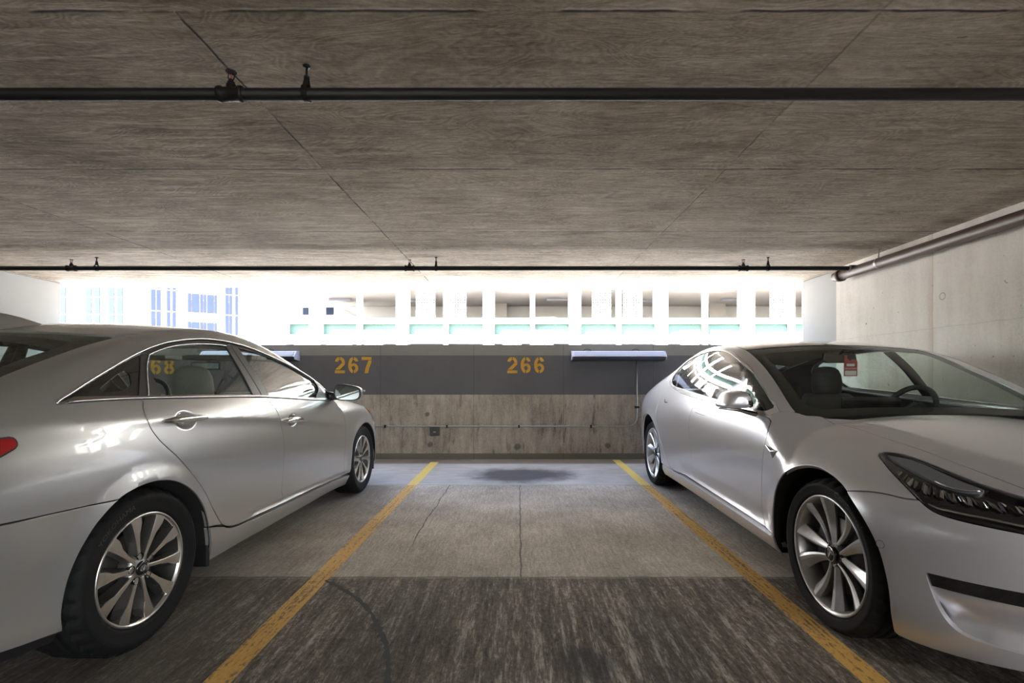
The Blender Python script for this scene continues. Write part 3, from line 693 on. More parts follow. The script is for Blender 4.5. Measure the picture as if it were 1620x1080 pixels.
# projections: a panel is laid out in a flat (a, b) chart and cast on to the skin
class PSide:    # polar about a lengthwise axis
    v0, z0, R = .28, .72, .55
    def to2(s, P): return np.stack([P[:, 0], np.arctan2(P[:, 2]-s.z0, P[:, 1]-s.v0) * s.R], 1)
    def ray(s, Q):
        n = len(Q); p = Q[:, 1] / s.R
        return np.stack([Q[:, 0], np.full(n, s.v0), np.full(n, s.z0)], 1), np.stack([np.zeros(n), np.cos(p), np.sin(p)], 1)
class PTop:
    def to2(s, P): return P[:, :2].copy()
    def ray(s, Q):
        n = len(Q); return np.stack([Q[:, 0], Q[:, 1], np.full(n, .55)], 1), np.tile(np.array([[0., 0., 1.]]), (n, 1))
class PBall:    # spherical about a point in the nose
    def __init__(s, c, R=.6): s.c = np.array(c, float); s.R = R
    def to2(s, P):
        d = P - s.c; th = np.arctan2(d[:, 1], -d[:, 0]); return np.stack([th * s.R, np.arctan2(d[:, 2], np.hypot(d[:, 0], d[:, 1])) * s.R], 1)
    def ray(s, Q):
        th, ps = Q[:, 0] / s.R, Q[:, 1] / s.R
        return np.tile(s.c, (len(Q), 1)), np.stack([-np.cos(ps)*np.cos(th), np.cos(ps)*np.sin(th), np.sin(ps)], 1)
class PWrap:    # about an upright axis, forward (+1: towards the nose, -1: towards the tail)
    def __init__(s, u0, sgn=1, R=1.2): s.u0, s.s, s.R = u0, sgn, R
    def to2(s, P): return np.stack([np.arctan2(P[:, 1], (s.u0 - P[:, 0]) * s.s) * s.R, P[:, 2]], 1)
    def ray(s, Q):
        th = Q[:, 0] / s.R; n = len(Q)
        return np.stack([np.full(n, s.u0), np.zeros(n), Q[:, 1]], 1), np.stack([-np.cos(th) * s.s, np.sin(th), np.zeros(n)], 1)
def pip(pts, poly):
    x, y = pts[:, 0][:, None], pts[:, 1][:, None]; a = poly; b = np.roll(poly, -1, 0)
    c = ((a[:, 1] > y) != (b[:, 1] > y)); t = (b[:, 0]-a[:, 0]) * (y-a[:, 1]) / np.where(b[:, 1] == a[:, 1], 1e-12, b[:, 1]-a[:, 1]) + a[:, 0]
    return (np.sum(c & (x < t), 1) % 2) == 1
def inset(poly, g):
    """move a closed outline inwards by g"""
    A = .5 * np.sum(poly[:, 0]*np.roll(poly[:, 1], -1) - np.roll(poly[:, 0], -1)*poly[:, 1]); sg = 1 if A > 0 else -1
    e1 = poly - np.roll(poly, 1, 0); e2 = np.roll(poly, -1, 0) - poly
    n1 = np.stack([-e1[:, 1], e1[:, 0]], 1) / np.maximum(np.linalg.norm(e1, axis=1), 1e-9)[:, None]
    n2 = np.stack([-e2[:, 1], e2[:, 0]], 1) / np.maximum(np.linalg.norm(e2, axis=1), 1e-9)[:, None]
    n = n1 + n2; L = np.maximum((n * n).sum(1) / 2, .35); return poly + sg * g * n / L[:, None]
def dedupe(P, d=.003):
    keep = [0]
    for i in range(1, len(P)):
        if np.linalg.norm(P[i]-P[keep[-1]]) > d: keep.append(i)
    if np.linalg.norm(P[keep[-1]]-P[0]) <= d: keep.pop()
    return P[keep]
def chart_mesh(poly, holes, h, creases=()):
    V = [tuple(p) for p in poly]; E = [(i, (i+1) % len(poly)) for i in range(len(poly))]
    for H in holes:
        k = len(V); V += [tuple(p) for p in H]; E += [(k+i, k+(i+1) % len(H)) for i in range(len(H))]
    for C in creases:
        ok = pip(C, poly); B = poly if not holes else np.concatenate([poly, *holes])
        ok &= np.min(np.hypot(C[:, 0][:, None]-B[:, 0], C[:, 1][:, None]-B[:, 1]), 1) > .007
        last = None
        for i, q in enumerate(C):
            if not ok[i]: last = None; continue
            V.append(tuple(q))
            if last is not None: E.append((last, len(V)-1))
            last = len(V)-1
    lo, hi = poly.min(0), poly.max(0); g = []; j = 0; y = lo[1] + h * .5
    while y < hi[1]:
        x = lo[0] + h * (.5 if j % 2 else 0)
        while x < hi[0]: g.append((x, y)); x += h
        y += h * .866; j += 1
    if g:
        g = np.array(g); ok = pip(g, poly)
        for H in holes: ok &= ~pip(g, H)
        g = g[ok]; B = np.array(V)
        if len(g):
            d = np.min(np.hypot(g[:, 0][:, None]-B[:, 0], g[:, 1][:, None]-B[:, 1]), 1); g = g[d > .45*h]
            V += [tuple(p) for p in g]
    r = geometry.delaunay_2d_cdt([Vector(p) for p in V], E, [], 0, 1e-6)
    Q = np.array([tuple(p) for p in r[0]]); T = np.array([f for f in r[2] if len(f) == 3], int)
    c = Q[T].mean(1); ok = pip(c, poly)
    for H in holes: ok &= ~pip(c, H)
    T = T[ok]
    ar = (Q[T[:, 1], 0]-Q[T[:, 0], 0])*(Q[T[:, 2], 1]-Q[T[:, 0], 1]) - (Q[T[:, 1], 1]-Q[T[:, 0], 1])*(Q[T[:, 2], 0]-Q[T[:, 0], 0])
    T = T[np.abs(ar) > 1e-10]; used = np.unique(T); mp = -np.ones(len(Q), int); mp[used] = np.arange(len(used))
    return Q[used], mp[T]
def panel(body, name, proj, outline, mat, parent, holes=(), gap=.0028, h=.03, lift=0.0, skirt=.022, both=True, flat_norm=False, warp=None, param=False, creases=()):
    """cut a panel out of the skin; returns the right-hand object (a mirrored one is made for the far side)"""
    o2 = outline if param else proj.to2(outline)
    o2 = dedupe(np.asarray(o2, float)); H2 = [dedupe(x if param else proj.to2(x)) for x in holes]
    if gap: o2 = inset(o2, gap); H2 = [inset(x, -gap) for x in H2]
    Q, T = chart_mesh(o2, H2, h, [proj.to2(x) for x in creases]); O, D = proj.ray(Q); P = body.cast(O, D, 0, 1.6 if not isinstance(proj, PWrap) else 2.2); N = body.grad(P)
    # orient triangles outwards
    fn = np.cross(P[T[:, 1]]-P[T[:, 0]], P[T[:, 2]]-P[T[:, 0]]); flip = (fn * N[T[:, 0]]).sum(1) < 0; T[flip] = T[flip][:, ::-1]
    if warp is not None:
        w = warp(P); P = P + N * w[:, None]
        fn = np.cross(P[T[:, 1]]-P[T[:, 0]], P[T[:, 2]]-P[T[:, 0]]); acc = np.zeros_like(N)
        for i in range(3): np.add.at(acc, T[:, i], fn)
        acc /= np.maximum(np.linalg.norm(acc, axis=1), 1e-12)[:, None]; N = np.where((np.abs(w) > 1e-5)[:, None], acc, N)
    P = P + N * lift
    # edge: roll over and turn inwards
    ed = {}
    for t in T:
        for i in range(3): ed[(t[i], t[(i+1) % 3])] = 1
    bd = [e for e in ed if (e[1], e[0]) not in ed]
    bv = sorted({i for e in bd for i in e}); ix = {v: k for k, v in enumerate(bv)}
    Pall, Nall = P, N; faces = [tuple(t) for t in T]
    if skirt and bd:
        top = P[bv] - N[bv] * .0012; low = P[bv] - N[bv] * skirt
        en = np.zeros((len(bv), 3))
        for a, b in bd:
            d = np.cross(P[b]-P[a], N[a]); d /= max(np.linalg.norm(d), 1e-9); en[ix[a]] += d; en[ix[b]] += d
        en /= np.maximum(np.linalg.norm(en, axis=1), 1e-9)[:, None]
        top = top + en * .0010
        n0 = len(P); n1 = n0 + len(bv)
        tn = N[bv] + en; tn /= np.linalg.norm(tn, axis=1)[:, None]
        Pall = np.concatenate([P, top, top + 0, low + en * .0010]); Nall = np.concatenate([N, tn, en, en])
        k = len(bv)
        for a, b in bd:
            faces.append((b, a, n0 + ix[a], n0 + ix[b]))
            faces.append((n0 + k + ix[b], n0 + k + ix[a], n0 + 2*k + ix[a], n0 + 2*k + ix[b]))
    def mk(sgn):
        V = np.stack([Pall[:, 1]*sgn, -Pall[:, 0], Pall[:, 2]], 1); NN = np.stack([Nall[:, 1]*sgn, -Nall[:, 0], Nall[:, 2]], 1)
        # car space (u,v,z) -> object space (v,-u,z) keeps handedness for sgn = +1
        fs = [tuple(map(int, f)) for f in faces] if sgn > 0 else [tuple(map(int, reversed(f))) for f in faces]
        me = bpy.data.meshes.new(name); me.from_pydata(V.tolist(), [], fs); me.polygons.foreach_set('use_smooth', [True]*len(fs))
        me.validate(); 
        if len(me.vertices) == len(NN): me.normals_split_custom_set_from_vertices(NN.tolist())
        me.materials.append(mat); return link(name, me, parent)
    a = mk(1)
    if both: mk(-1)
    a_info = dict(P=P, T=T, N=N); PANELS.setdefault(parent.name, []).append((name, a_info))
    return a
PANELS = {}
def skin_strip(body, name, C, width, thick, mat, parent, lift=.002, both=True, n=8, radius=None):
    """a thin moulding swept along a curve on the skin"""
    N = body.grad(C); r = radius or width / 2
    pts = C + N * lift
    objs = []
    for s in ((1, -1) if both else (1,)):
        P = [(p[1]*s, -p[0], p[2]) for p in pts]; objs.append(MB().tube(P, r, n).build(name, mat, parent))
    return objs[0]
def arch_liner(body, name, C, depth, parent, both=True):
    for s in ((1, -1) if both else (1,)):
        V = []; n = len(C)
        for p in C: V.append(((p[1]-.006)*s, -p[0], p[2])); V.append(((p[1]-depth)*s, -p[0], p[2]))
        Fs = [(2*i, 2*i+1, 2*i+3, 2*i+2) for i in range(n-1)]
        m = MB(); m.add(V, Fs, True)
        c = len(m.v); m.add([V[2*i+1] for i in range(n)], [tuple(range(n))]); m.build(name, M['matt_black'], parent)
def lathe_x(mb, prof, n, ang=None, smooth=True):
    """profile of (radius, x) around the x axis"""
    return mb.lathe(prof, (0, 0, 0), 'x', n, smooth)
def text_mesh(txt, size):
    cu = bpy.data.curves.new('t', 'FONT'); cu.body = txt; cu.size = size; cu.align_x = 'CENTER'; cu.resolution_u = 2
    ob = bpy.data.objects.new('t', cu); COL.objects.link(ob); bpy.context.view_layer.update()
    dg = bpy.context.evaluated_depsgraph_get(); me = ob.evaluated_get(dg).to_mesh()
    V = [tuple(v.co) for v in me.vertices]; Fs = [tuple(p.vertices) for p in me.polygons]
    ob.evaluated_get(dg).to_mesh_clear(); bpy.data.objects.remove(ob); bpy.data.curves.remove(cu); return V, Fs
def tyre_mesh(R, ri, width, name, parent, words=(), sm=1):
    """tyre about the x axis, outer face at x ~ 0, body towards -x; tread with grooves and shoulder blocks"""
    w = width; N = 192
    rows = [(ri-.004, -.016), (ri+.004, -.003), (ri+.010, .004), (ri+.014, .0045), (ri+.5*(R-ri), .012), (ri+.62*(R-ri), .0135), (ri+.66*(R-ri), .0125), (R-.022, .006), (R-.012, -.004), (R-.005, -.016), (R-.001, -.030)]
    x = -.038
    gr = [.20, .40, .60, .80]
    for q in gr:
        c = -w * q + .006; rows += [(R, c+.007), (R-.007, c+.0045), (R-.007, c-.0045), (R, c-.007)]
    rows += [(R-.001, -w+.030), (R-.006, -w+.014), (R-.02, -w-.004), (ri+.5*(R-ri), -w-.010), (ri, -w+.012)]
    V = []; Fs = []; m = len(rows)
    for i, (r, xx) in enumerate(rows):
        shoulder = xx < -.002 and r > R-.013
        for k in range(N):
            a = 2*math.pi*k/N; rr = r
            if shoulder and k % 6 < 2 and (abs(xx) < .034 or abs(xx + w) < .045): rr = r - .008
            elif 10 < i < m - 5 and r > R - .002 and (k + i) % 6 == 0: rr = r - .002
            V.append((xx * 1.0, rr*math.cos(a), rr*math.sin(a)))
    for i in range(m-1):
        for k in range(N): k2 = (k+1) % N; Fs.append((i*N+k, i*N+k2, (i+1)*N+k2, (i+1)*N+k))
    mb = MB(); mb.add(V, Fs, True); t = mb.build(name, M['rubber'], parent)
    for txt, size, a0, rr in words:
        TV, TF = text_mesh(txt, size); out = []
        for x_, y_, z_ in TV:
            r = rr + y_; a = a0 - x_ / rr * sm; q = (r - ri) / (R - ri)
            xo = .0045 + (.0135-.0045) * min(1, max(0, (q-.1)/.5)) if q < .62 else .0135 - .010 * (q-.62)/.3
            out.append((xo + .0016, r*math.sin(a), r*math.cos(a)))
        mb = MB(); mb.add(out, TF); mb.build('raised_lettering', M['letter'], parent)
    return t
class GlassRoofBody(Body):
    side = S2([-.9,-.5,0,.5,1.2,2.0,2.94,3.4,3.9], [.15,.25,.35,.5,.65,.75,.85,.95,1.05,1.2,1.35,1.5], [
        [.74,.78,.80,.79,.76,.73,.69,.62,.55,.45,.35,.25],
        [.83,.88,.90,.895,.88,.86,.82,.75,.68,.59,.50,.40],
        [.86,.91,.925,.93,.928,.917,.888,.842,.80,.74,.65,.54],
        [.85,.903,.918,.928,.937,.937,.917,.880,.843,.785,.700,.59],
        [.85,.905,.918,.930,.942,.945,.926,.886,.852,.795,.715,.60],
        [.85,.905,.918,.930,.942,.945,.926,.885,.846,.782,.695,.585],
        [.86,.905,.925,.93,.938,.937,.908,.856,.790,.688,.578,.455],
        [.83,.87,.885,.895,.90,.90,.885,.835,.765,.65,.53,.42],
        [.74,.78,.80,.80,.80,.79,.77,.71,.63,.52,.40,.28]])


    hood = S1([(-1.0,.62),(-.8,.715),(-.6,.775),(-.3,.845),(0,.893),(.3,.93),(.6,.955),(1.2,.97),(4,.97)])
    roofp = S1([(-.2,.50),(.1,.72),(.4,.915),(.7,1.09),(1.0,1.24),(1.3,1.365),(1.6,1.43),(1.95,1.445),(2.3,1.42),(2.7,1.345),(3.1,1.235),(3.4,1.145),(3.6,1.085),(3.9,1.04)])
    bow = S1([(-.2,.08),(.5,.05),(1.2,.02),(1.9,0),(2.6,-.18),(3.2,-.25),(4,-.25)])
    crown = S1([(-.2,.05),(.5,.05),(1.2,.08),(1.9,.11),(2.6,.10),(3.2,.08),(4,.06)])
    kside = S1([(-.9,.16),(0,.16),(.4,.12),(.62,.045),(1.2,.035),(2,.04),(2.8,.07),(3.4,.14),(4,.15)])
    nose = S1([(.1,-.76),(.2,-.82),(.35,-.85),(.5,-.86),(.62,-.86),(.7,-.835),(.8,-.76),(.9,-.6)])
    tail = S1([(.1,3.75),(.3,3.86),(.6,3.93),(.9,3.93),(1.05,3.89),(1.1,3.86),(1.3,3.7)])
    hc = (.075,); nc = (.13,)
    RH = .338; WB = 2.94
    sill = False
    def extra(s, u, z):      # wheel-arch lips and the tuck under the doors
        f = 0
        for uc, R in ((0, .405), (s.WB, .41)):
            r = np.sqrt((u-uc)**2 + (z-s.RH)**2)
            x = 1-np.maximum(r-R, 0)/.062; f = f + .013*(np.sqrt(x*x+.006)+x)/2 * sstep(.12, .30, z) * sstep(R-.2, R-.02, r)
        k = sstep(.35, .6, u)*(1-sstep(1.9, 2.13, u)); x = .405+.012*u - z
        return f - (0 if s.sill else .26)*k*(np.sqrt(x*x+.00002)+x)/2
class SedanBody(Body):
    side = S2([-.95,-.5,0,.5,1.2,2.0,2.73,3.3,3.8], [.15,.25,.35,.5,.65,.75,.85,.95,1.05,1.2,1.35,1.5], [
        [.72,.77,.79,.79,.77,.74,.70,.64,.56,.46,.36,.28],
        [.82,.87,.885,.885,.875,.855,.82,.76,.69,.58,.48,.38],
        [.83,.87,.88,.885,.885,.88,.87,.84,.80,.70,.60,.48],
        [.81,.86,.872,.882,.893,.896,.89,.875,.855,.775,.67,.56],
        [.81,.855,.868,.882,.893,.896,.890,.872,.84,.765,.67,.58],
        [.81,.855,.868,.882,.893,.897,.893,.873,.83,.750,.662,.58],
        [.83,.87,.88,.888,.895,.897,.892,.875,.82,.72,.61,.5],
        [.80,.84,.855,.865,.872,.872,.865,.845,.79,.68,.56,.45],
        [.70,.75,.77,.78,.79,.79,.78,.76,.70,.58,.46,.35]])
    hood = S1([(-1.0,.62),(-.8,.78),(-.6,.865),(-.3,.94),(0,.985),(.3,1.005),(.6,1.015),(1.2,1.015),(4,1.015)])
    roofp = S1([(-.2,.55),(.1,.75),(.4,.935),(.7,1.11),(1.0,1.26),(1.3,1.38),(1.6,1.445),(1.9,1.46),(2.2,1.435),(2.55,1.365),(2.9,1.262),(3.2,1.17),(3.4,1.11),(3.6,1.085),(3.85,1.06)])
    bow = S1([(-.2,.28),(.5,.27),(1.2,.16),(1.9,0),(2.6,-.15),(3.2,-.2),(4,-.2)])
    crown = S1([(-.2,.05),(.5,.06),(1.2,.09),(1.9,.10),(2.6,.09),(3.2,.08),(4,.06)])
    kside = S1([(-.9,.13),(0,.13),(.5,.10),(1.2,.07),(2,.07),(2.8,.10),(3.4,.14),(4,.15)])
    nose = S1([(.1,-.86),(.2,-.90),(.35,-.93),(.5,-.94),(.62,-.93),(.7,-.90),(.8,-.82),(.9,-.66)])
    tail = S1([(.1,3.6),(.3,3.72),(.6,3.79),(.9,3.77),(1.05,3.73),(1.1,3.70),(1.3,3.5)])
    hc = (.07,); nc = (.15,)
    zcr = S1([(.3,.69),(.6,.73),(1.2,.81),(2.0,.905),(2.7,.955),(3.3,.98),(3.9,.985)])
    RH = .333; WB = 2.73
    sill = False; zb = S1([(.3,.259),(.477,.2645),(.55,.264),(.749,.2695),(1.176,.284),(1.578,.2925),(1.82,.3015),(1.95,.308),(2.08,.3165),(2.4,.34)])
    def extra(s, u, z):      # wheel-arch lips, door tuck above the sill, rising character line
        f = 0
        for uc, R in ((0, .375), (s.WB, .375)):
            r = np.sqrt((u-uc)**2 + (z-s.RH)**2)
            x = 1-np.maximum(r-R, 0)/.062; f = f + .013*(np.sqrt(x*x+.006)+x)/2 * sstep(.15, .32, z) * sstep(R-.2, R-.02, r)
        x = z - s.zb(u); k = sstep(.3, .5, u)*(1-sstep(1.8, 2.05, u))
        y = .043 - x; f = f - (0 if s.sill else .44)*k*(np.sqrt(y*y+.00001)+y)/2
        d = z - s.zcr(u); k = sstep(.42, .75, u)*(1-sstep(3.2, 3.7, u)*.6); q = (np.sqrt(d*d+.00004)-d)/2/.052
        return f - k*.0085*q*np.exp(1-q)

def sym(P): return np.concatenate([P, (P * np.array([1, -1, 1]))[::-1]])
def cc(u, v, z): return (v, -u, z)
SIDE = PSide(); TOP = PTop()
Z = lambda L: [('z', a, b) for a, b in L]
V_ = lambda L: [('v', a, b) for a, b in L]
def curve(body, spec, ds=.02, closed=False):      # spline in the side or plan view, then laid on the skin
    k = spec[0][0]
    if len(spec) == 1: return body.on(spec)
    return body.on([(k, a, b) for a, b in resample([p[1:] for p in spec], ds, closed)])
def wrap_pts(body, W, L):   # (degrees, z) -> points
    Q = np.array([(math.radians(a) * W.R, z) for a, z in L]); O, D = W.ray(Q); return body.cast(O, D, 0, 2.2)
def J(*cs):
    return np.concatenate(cs)
def lip_arc(body, uc, R, a0=-20, a1=200):
    A = np.radians(np.arange(a0, a1, 3.0)); return body.on([('z', uc - R*math.cos(a), body.RH + R*math.sin(a)) for a in A if body.RH + R*math.sin(a) > .17])
def rounded_loft(mb, secs, n=20, e=3.2):
    """secs: (centre xyz, half width x, half depth y); rings are super-ellipses"""
    V = []; Fs = []
    for (cx, cy, cz), hw, hd in secs:
        for k in range(n):
            a = 2*math.pi*k/n; c, s_ = math.cos(a), math.sin(a)
            V.append((cx + hw*math.copysign(abs(c)**(2/e), c), cy + hd*math.copysign(abs(s_)**(2/e), s_), cz))
    m = len(secs)
    for i in range(m-1):
        for k in range(n): k2 = (k+1) % n; Fs.append((i*n+k, i*n+k2, (i+1)*n+k2, (i+1)*n+k))
    Fs += [tuple(reversed(range(n))), tuple((m-1)*n+k for k in range(n))]
    return mb.add(V, Fs, True)
def seat(parent, u, v, ztop, mat, wid=.25, head=.125):
    b = MB()
    S = [(cc(u-.02, v, .42), wid*.9, .06), (cc(u-.01, v, .50), wid, .075), (cc(u+.03, v, .70), wid, .075), (cc(u+.07, v, .88), wid*.94, .065), (cc(u+.095, v, ztop-.26), wid*.84, .055), (cc(u+.105, v, ztop-.235), wid*.72, .045)]
    rounded_loft(b, S); s = b.build('seat', mat, parent)
    h = MB(); z0 = ztop-.235
    H = [(cc(u+.10, v, z0-.01), head*.80, .035), (cc(u+.105, v, z0+.02), head*.96, .05), (cc(u+.11, v, z0+.09), head*1.02, .058), (cc(u+.115, v, z0+.16), head*.97, .055), (cc(u+.12, v, z0+.205), head*.82, .045), (cc(u+.12, v, z0+.228), head*.55, .03), (cc(u+.12, v, z0+.235), head*.2, .012)]
    rounded_loft(h, H, 20, 2.6); h.build('headrest', mat, s)
    c = MB(); rounded_loft(c, [(cc(u-.28, v, .30), wid, .26), (cc(u-.28, v, .40), wid, .27), (cc(u-.27, v, .45), wid*.9, .24)]); c.build('seat_cushion', mat, s)
def steering_wheel(parent, u, v, z, R, mat):
    ax = Vector(cc(-.92, 0, -.40)).normalized()   # column axis pointing forward-down
    ctr = Vector(cc(u, v, z)); e1 = Vector((1, 0, 0)); e2 = ax.cross(e1).normalized()
    m = MB(); pts = [ctr + e1*R*math.cos(a) + e2*R*math.sin(a) for a in np.linspace(0, 2*math.pi, 41)]
    m.tube(pts, .017, 10, caps=False)
    m.tube([ctr - e1*R, ctr - e1*.05 + ax*.03], .014, 8); m.tube([ctr + e1*R, ctr + e1*.05 + ax*.03], .014, 8)
    m.tube([ctr + ax*.02, ctr + ax*.05], .065, 16); m.tube([ctr + ax*.03, ctr + ax*.30], .03, 10)
    m.build('steering_wheel', mat, parent)
def cabin(parent, body, trim, seatmat, u0, u1, zdash, ztop, seats, bench_u):
    """floor, dash, parcel shelf, bench"""
    MB().box(-.60, .60, -3.35, .62, .20, .32).build('underbody', M['matt_black'], parent)
    MB().box(-.72, .72, -2.35, -.55, .24, .32).build('cabin_floor', M['trim_dark'], parent)
    d = MB(); prof = [(u0, zdash-.02), (u0+.25, zdash+.0), (u0+.42, zdash-.015), (u0+.50, zdash-.06), (u0+.47, zdash-.16), (u0+.36, zdash-.34), (u0, zdash-.36)]
    d.prism(prof, -.70, .70, lambda a, b, w: (w, -a, b)); d.build('dashboard', M['trim_dark'], parent, bevel=.02)
    for u, v in seats: seat(parent, u, v, ztop, seatmat)
    b = MB(); rounded_loft(b, [(cc(bench_u, 0, .35), .62, .09), (cc(bench_u+.05, 0, .6), .62, .09), (cc(bench_u+.12, 0, .86), .58, .07), (cc(bench_u+.14, 0, .92), .54, .05)], 24, 6); s = b.build('rear_bench', seatmat, parent)
    for v in (-.36, .36):
        h = MB(); rounded_loft(h, [(cc(bench_u+.14, v, .90), .11, .04), (cc(bench_u+.15, v, .96), .125, .05), (cc(bench_u+.16, v, 1.03), .12, .05), (cc(bench_u+.165, v, 1.075), .09, .035)], 16, 2.8); h.build('headrest', seatmat, s)
    MB().box(-.58, .58, -u1, -(bench_u+.2), .90, .93).build('parcel_shelf', trim, parent)
def fixed_wheel(parent, name, make, spots):
    """spots: (u, v, far side?) ; build once, copy with all pieces"""
    first = make(parent)
    for i, (u, v, z, far) in enumerate(spots):
        o = first if i == 0 else copy_tree(first, parent)
        o.location = cc(u, v, z); o.rotation_euler = (0, 0, math.pi if far else 0)
def wheel_ring(R, ri, barrel=True):
    m = MB(); m.lathe([(ri-.016, -.012), (ri-.010, -.001), (ri-.003, .0015), (ri+.001, -.004), (ri+.001, -.012)], (0, 0, 0), 'x', 96)
    if barrel: m.lathe(BARREL(ri), (0, 0, 0), 'x', 72)
    return m
BARREL = lambda ri: [(ri-.016, -.012), (ri-.022, -.03), (ri-.030, -.07), (ri-.045, -.16), (ri-.045, -.20)]
def rot_yz(y, z, a): return y*math.cos(a) + z*math.sin(a), -y*math.sin(a) + z*math.cos(a)    # clockwise as seen from outside (y to the right, z up)
# ------------------------------------------------------------------ the glass-roofed silver sedan on the right
def car_glass_roof():
    B = GlassRoofBody(); yaw = math.pi + .0115
    R = empty('sedan', (2.287, 2.180, 0), -yaw, 'silver sedan with a black glass roof parked nose-out beside the right concrete wall', 'car', 'parked silver sedans')
    P = M['silver_cool']; G = M['glass_side']
    c = lambda L, ds=.02: curve(B, Z(L), ds)
    t = lambda L, ds=.02: curve(B, V_(L), ds)
    dlo_low = c([(2.67,1.066),(2.57,1.047),(2.212,1.009),(1.95,.990),(1.66,.973),(1.28,.953),(1.1,.944),(.944,.935),(.70,.9275),(.575,.924)])
    dlo_up = c([(.575,.924),(.540,.928),(.538,.943),(.556,.957),(.637,1.005),(.769,1.079),(.918,1.155),(1.074,1.228),(1.228,1.289),(1.395,1.334),(1.596,1.366),(1.79,1.377),(1.986,1.371),(2.2,1.353),(2.40,1.332),(2.57,1.30),(2.70,1.25),(2.775,1.18),(2.765,1.12),(2.73,1.088),(2.67,1.066)])
    gl_low = c([(2.63,1.078),(2.449,1.057),(2.05,1.032),(1.707,1.012),(1.164,.976),(.74,.953),(.61,.948)])
    gl_up = c([(.61,.948),(.571,.951),(.576,.966),(.693,1.038),(.83,1.112),(1.05,1.214),(1.236,1.279),(1.46,1.332),(1.70,1.357),(2.0,1.354),(2.23,1.336),(2.44,1.309),(2.61,1.262),(2.71,1.19),(2.705,1.12),(2.63,1.078)])
    gmid = c([(1.655,.9725),(1.670,.894),(1.668,.796),(1.660,.711),(1.655,.587),(1.662,.486),(1.69,.41),(1.705,.33),(1.708,.3005)])
    gfront = c([(.575,.924),(.520,.912),(.487,.885),(.462,.80),(.478,.698),(.503,.568),(.520,.428),(.545,.33),(.56,.285)])
    grear = c([(2.695,1.062),(2.722,.95),(2.70,.86),(2.60,.69),(2.53,.57),(2.43,.46),(2.36,.385),(2.26,.325),(2.14,.3045)])
    dbot = c([(2.14,.3045),(1.708,.3005),(1.4,.2965),(1.0,.293),(.63,.285),(.56,.285)])
    rarch = c([(2.497,.20),(2.494,.36),(2.54,.52),(2.635,.645),(2.76,.718),(2.9,.748),(3.05,.738),(3.2,.678),(3.31,.575),(3.36,.44),(3.37,.32),(3.345,.20)])
    farch = c([(.392,.20),(.384,.30),(.379,.395),(.361,.47),(.331,.547),(.275,.627),(.21,.686),(.143,.715),(.07,.724),(0,.717),(-.09,.696),(-.167,.665),(-.262,.591),(-.323,.498),(-.352,.394),(-.361,.30),(-.352,.215),(-.338,.165)])
    iseam = int(np.argmin(np.abs(farch[:, 0]+.167)+np.abs(farch[:, 2]-.665)))
    seam = resample([farch[iseam], (-.242,.876,.681), (-.306,.849,.687), (-.370,.824,.685), (-.409,.800,.689)], .02)
    hl_low = resample([(-.060,.668,.817), (-.062,.690,.808), (-.085,.712,.800), (-.141,.733,.784), (-.222,.762,.760), (-.333,.791,.724), (-.409,.800,.689), (-.447,.797,.668), (-.478,.786,.656), (-.525,.758,.648), (-.577,.715,.643), (-.642,.652,.638), (-.70,.58,.632), (-.745,.50,.628)], .02)
    hl_up = resample([(-.060,.668,.817), (-.080,.650,.817), (-.153,.632,.811), (-.245,.625,.798), (-.363,.620,.775), (-.465,.604,.754), (-.560,.566,.737), (-.66,.51,.716), (-.745,.50,.628)], .02)
    hl_up = resample(np.concatenate([hl_up[:-1][::3], [hl_low[-1]]]), .02)
    ihs = int(np.argmin(np.linalg.norm(hl_low - seam[-1], axis=1)))
    # hood edge from the windshield corner forwards, then across the nose
    hood_side = t([(.482,.675),(.455,.615),(.317,.567),(.104,.565),(-.011,.561),(-.154,.553),(-.288,.551),(-.400,.541),(-.519,.524),(-.60,.505),(-.655,.48)])
    hood_front = t([(-.655,.48),(-.70,.42),(-.735,.32),(-.752,.18),(-.757,.0)])
    ws_side = t([(.482,.680),(.498,.708),(.526,.727),(.595,.725),(.73,.704),(.965,.667),(1.195,.643),(1.345,.632)])
    ws_low = t([(.445,.0),(.447,.2),(.452,.45),(.462,.605),(.482,.680)])
    ws_top = t([(1.345,.632),(1.345,.4),(1.343,.2),(1.343,0)])
    roof_edge = t([(1.345,.632),(1.6,.625),(1.9,.617),(2.2,.602),(2.5,.572),(2.8,.535),(3.1,.510),(3.35,.50)])
    # doors and fenders
    i_mid = int(np.argmin(np.linalg.norm(dlo_low - gmid[0], axis=1))); i_db = int(np.argmin(np.linalg.norm(dbot - gmid[-1], axis=1)))
    i_r = int(np.argmin(np.linalg.norm(dlo_low - grear[0], axis=1)))
    front_door = J(dlo_low[i_mid:], gfront, dbot[i_db:][::-1], gmid[::-1])
    rear_door = J(dlo_low[i_r:i_mid+1], gmid, dbot[:i_db+1][::-1], grear[::-1])
    tuck = [B.on([('z', u, .405+.012*u) for u in np.arange(.45, 2.5, .03)])]
    fd = panel(B, 'front_door', SIDE, front_door, P, R, creases=tuck); rd = panel(B, 'rear_door', SIDE, rear_door, P, R, creases=tuck)
    ia0 = int(np.argmin(np.abs(farch[:iseam, 2]-.285)))
    BALL = PBall((.30, .30, .45))
    ihu = int(np.argmin(np.linalg.norm(hl_up - hood_side[-1], axis=1)))
    iw = int(np.argmin(np.abs(ws_side[:, 0]-.527)))
    apil = np.concatenate([dlo_up[1:2], B.on(V_([(.540,.79),(.533,.755)]))])
    fender = J(gfront, B.on(Z([(.47,.282)])), farch[ia0:iseam+1], seam, hl_low[:ihs+1][::-1], hl_up[:ihu+1], hood_side[::-1], ws_side[1:iw], apil[::-1])
    panel(B, 'front_fender', BALL, fender, P, R, h=.022, creases=[lip_arc(B, 0, .405+.062)])
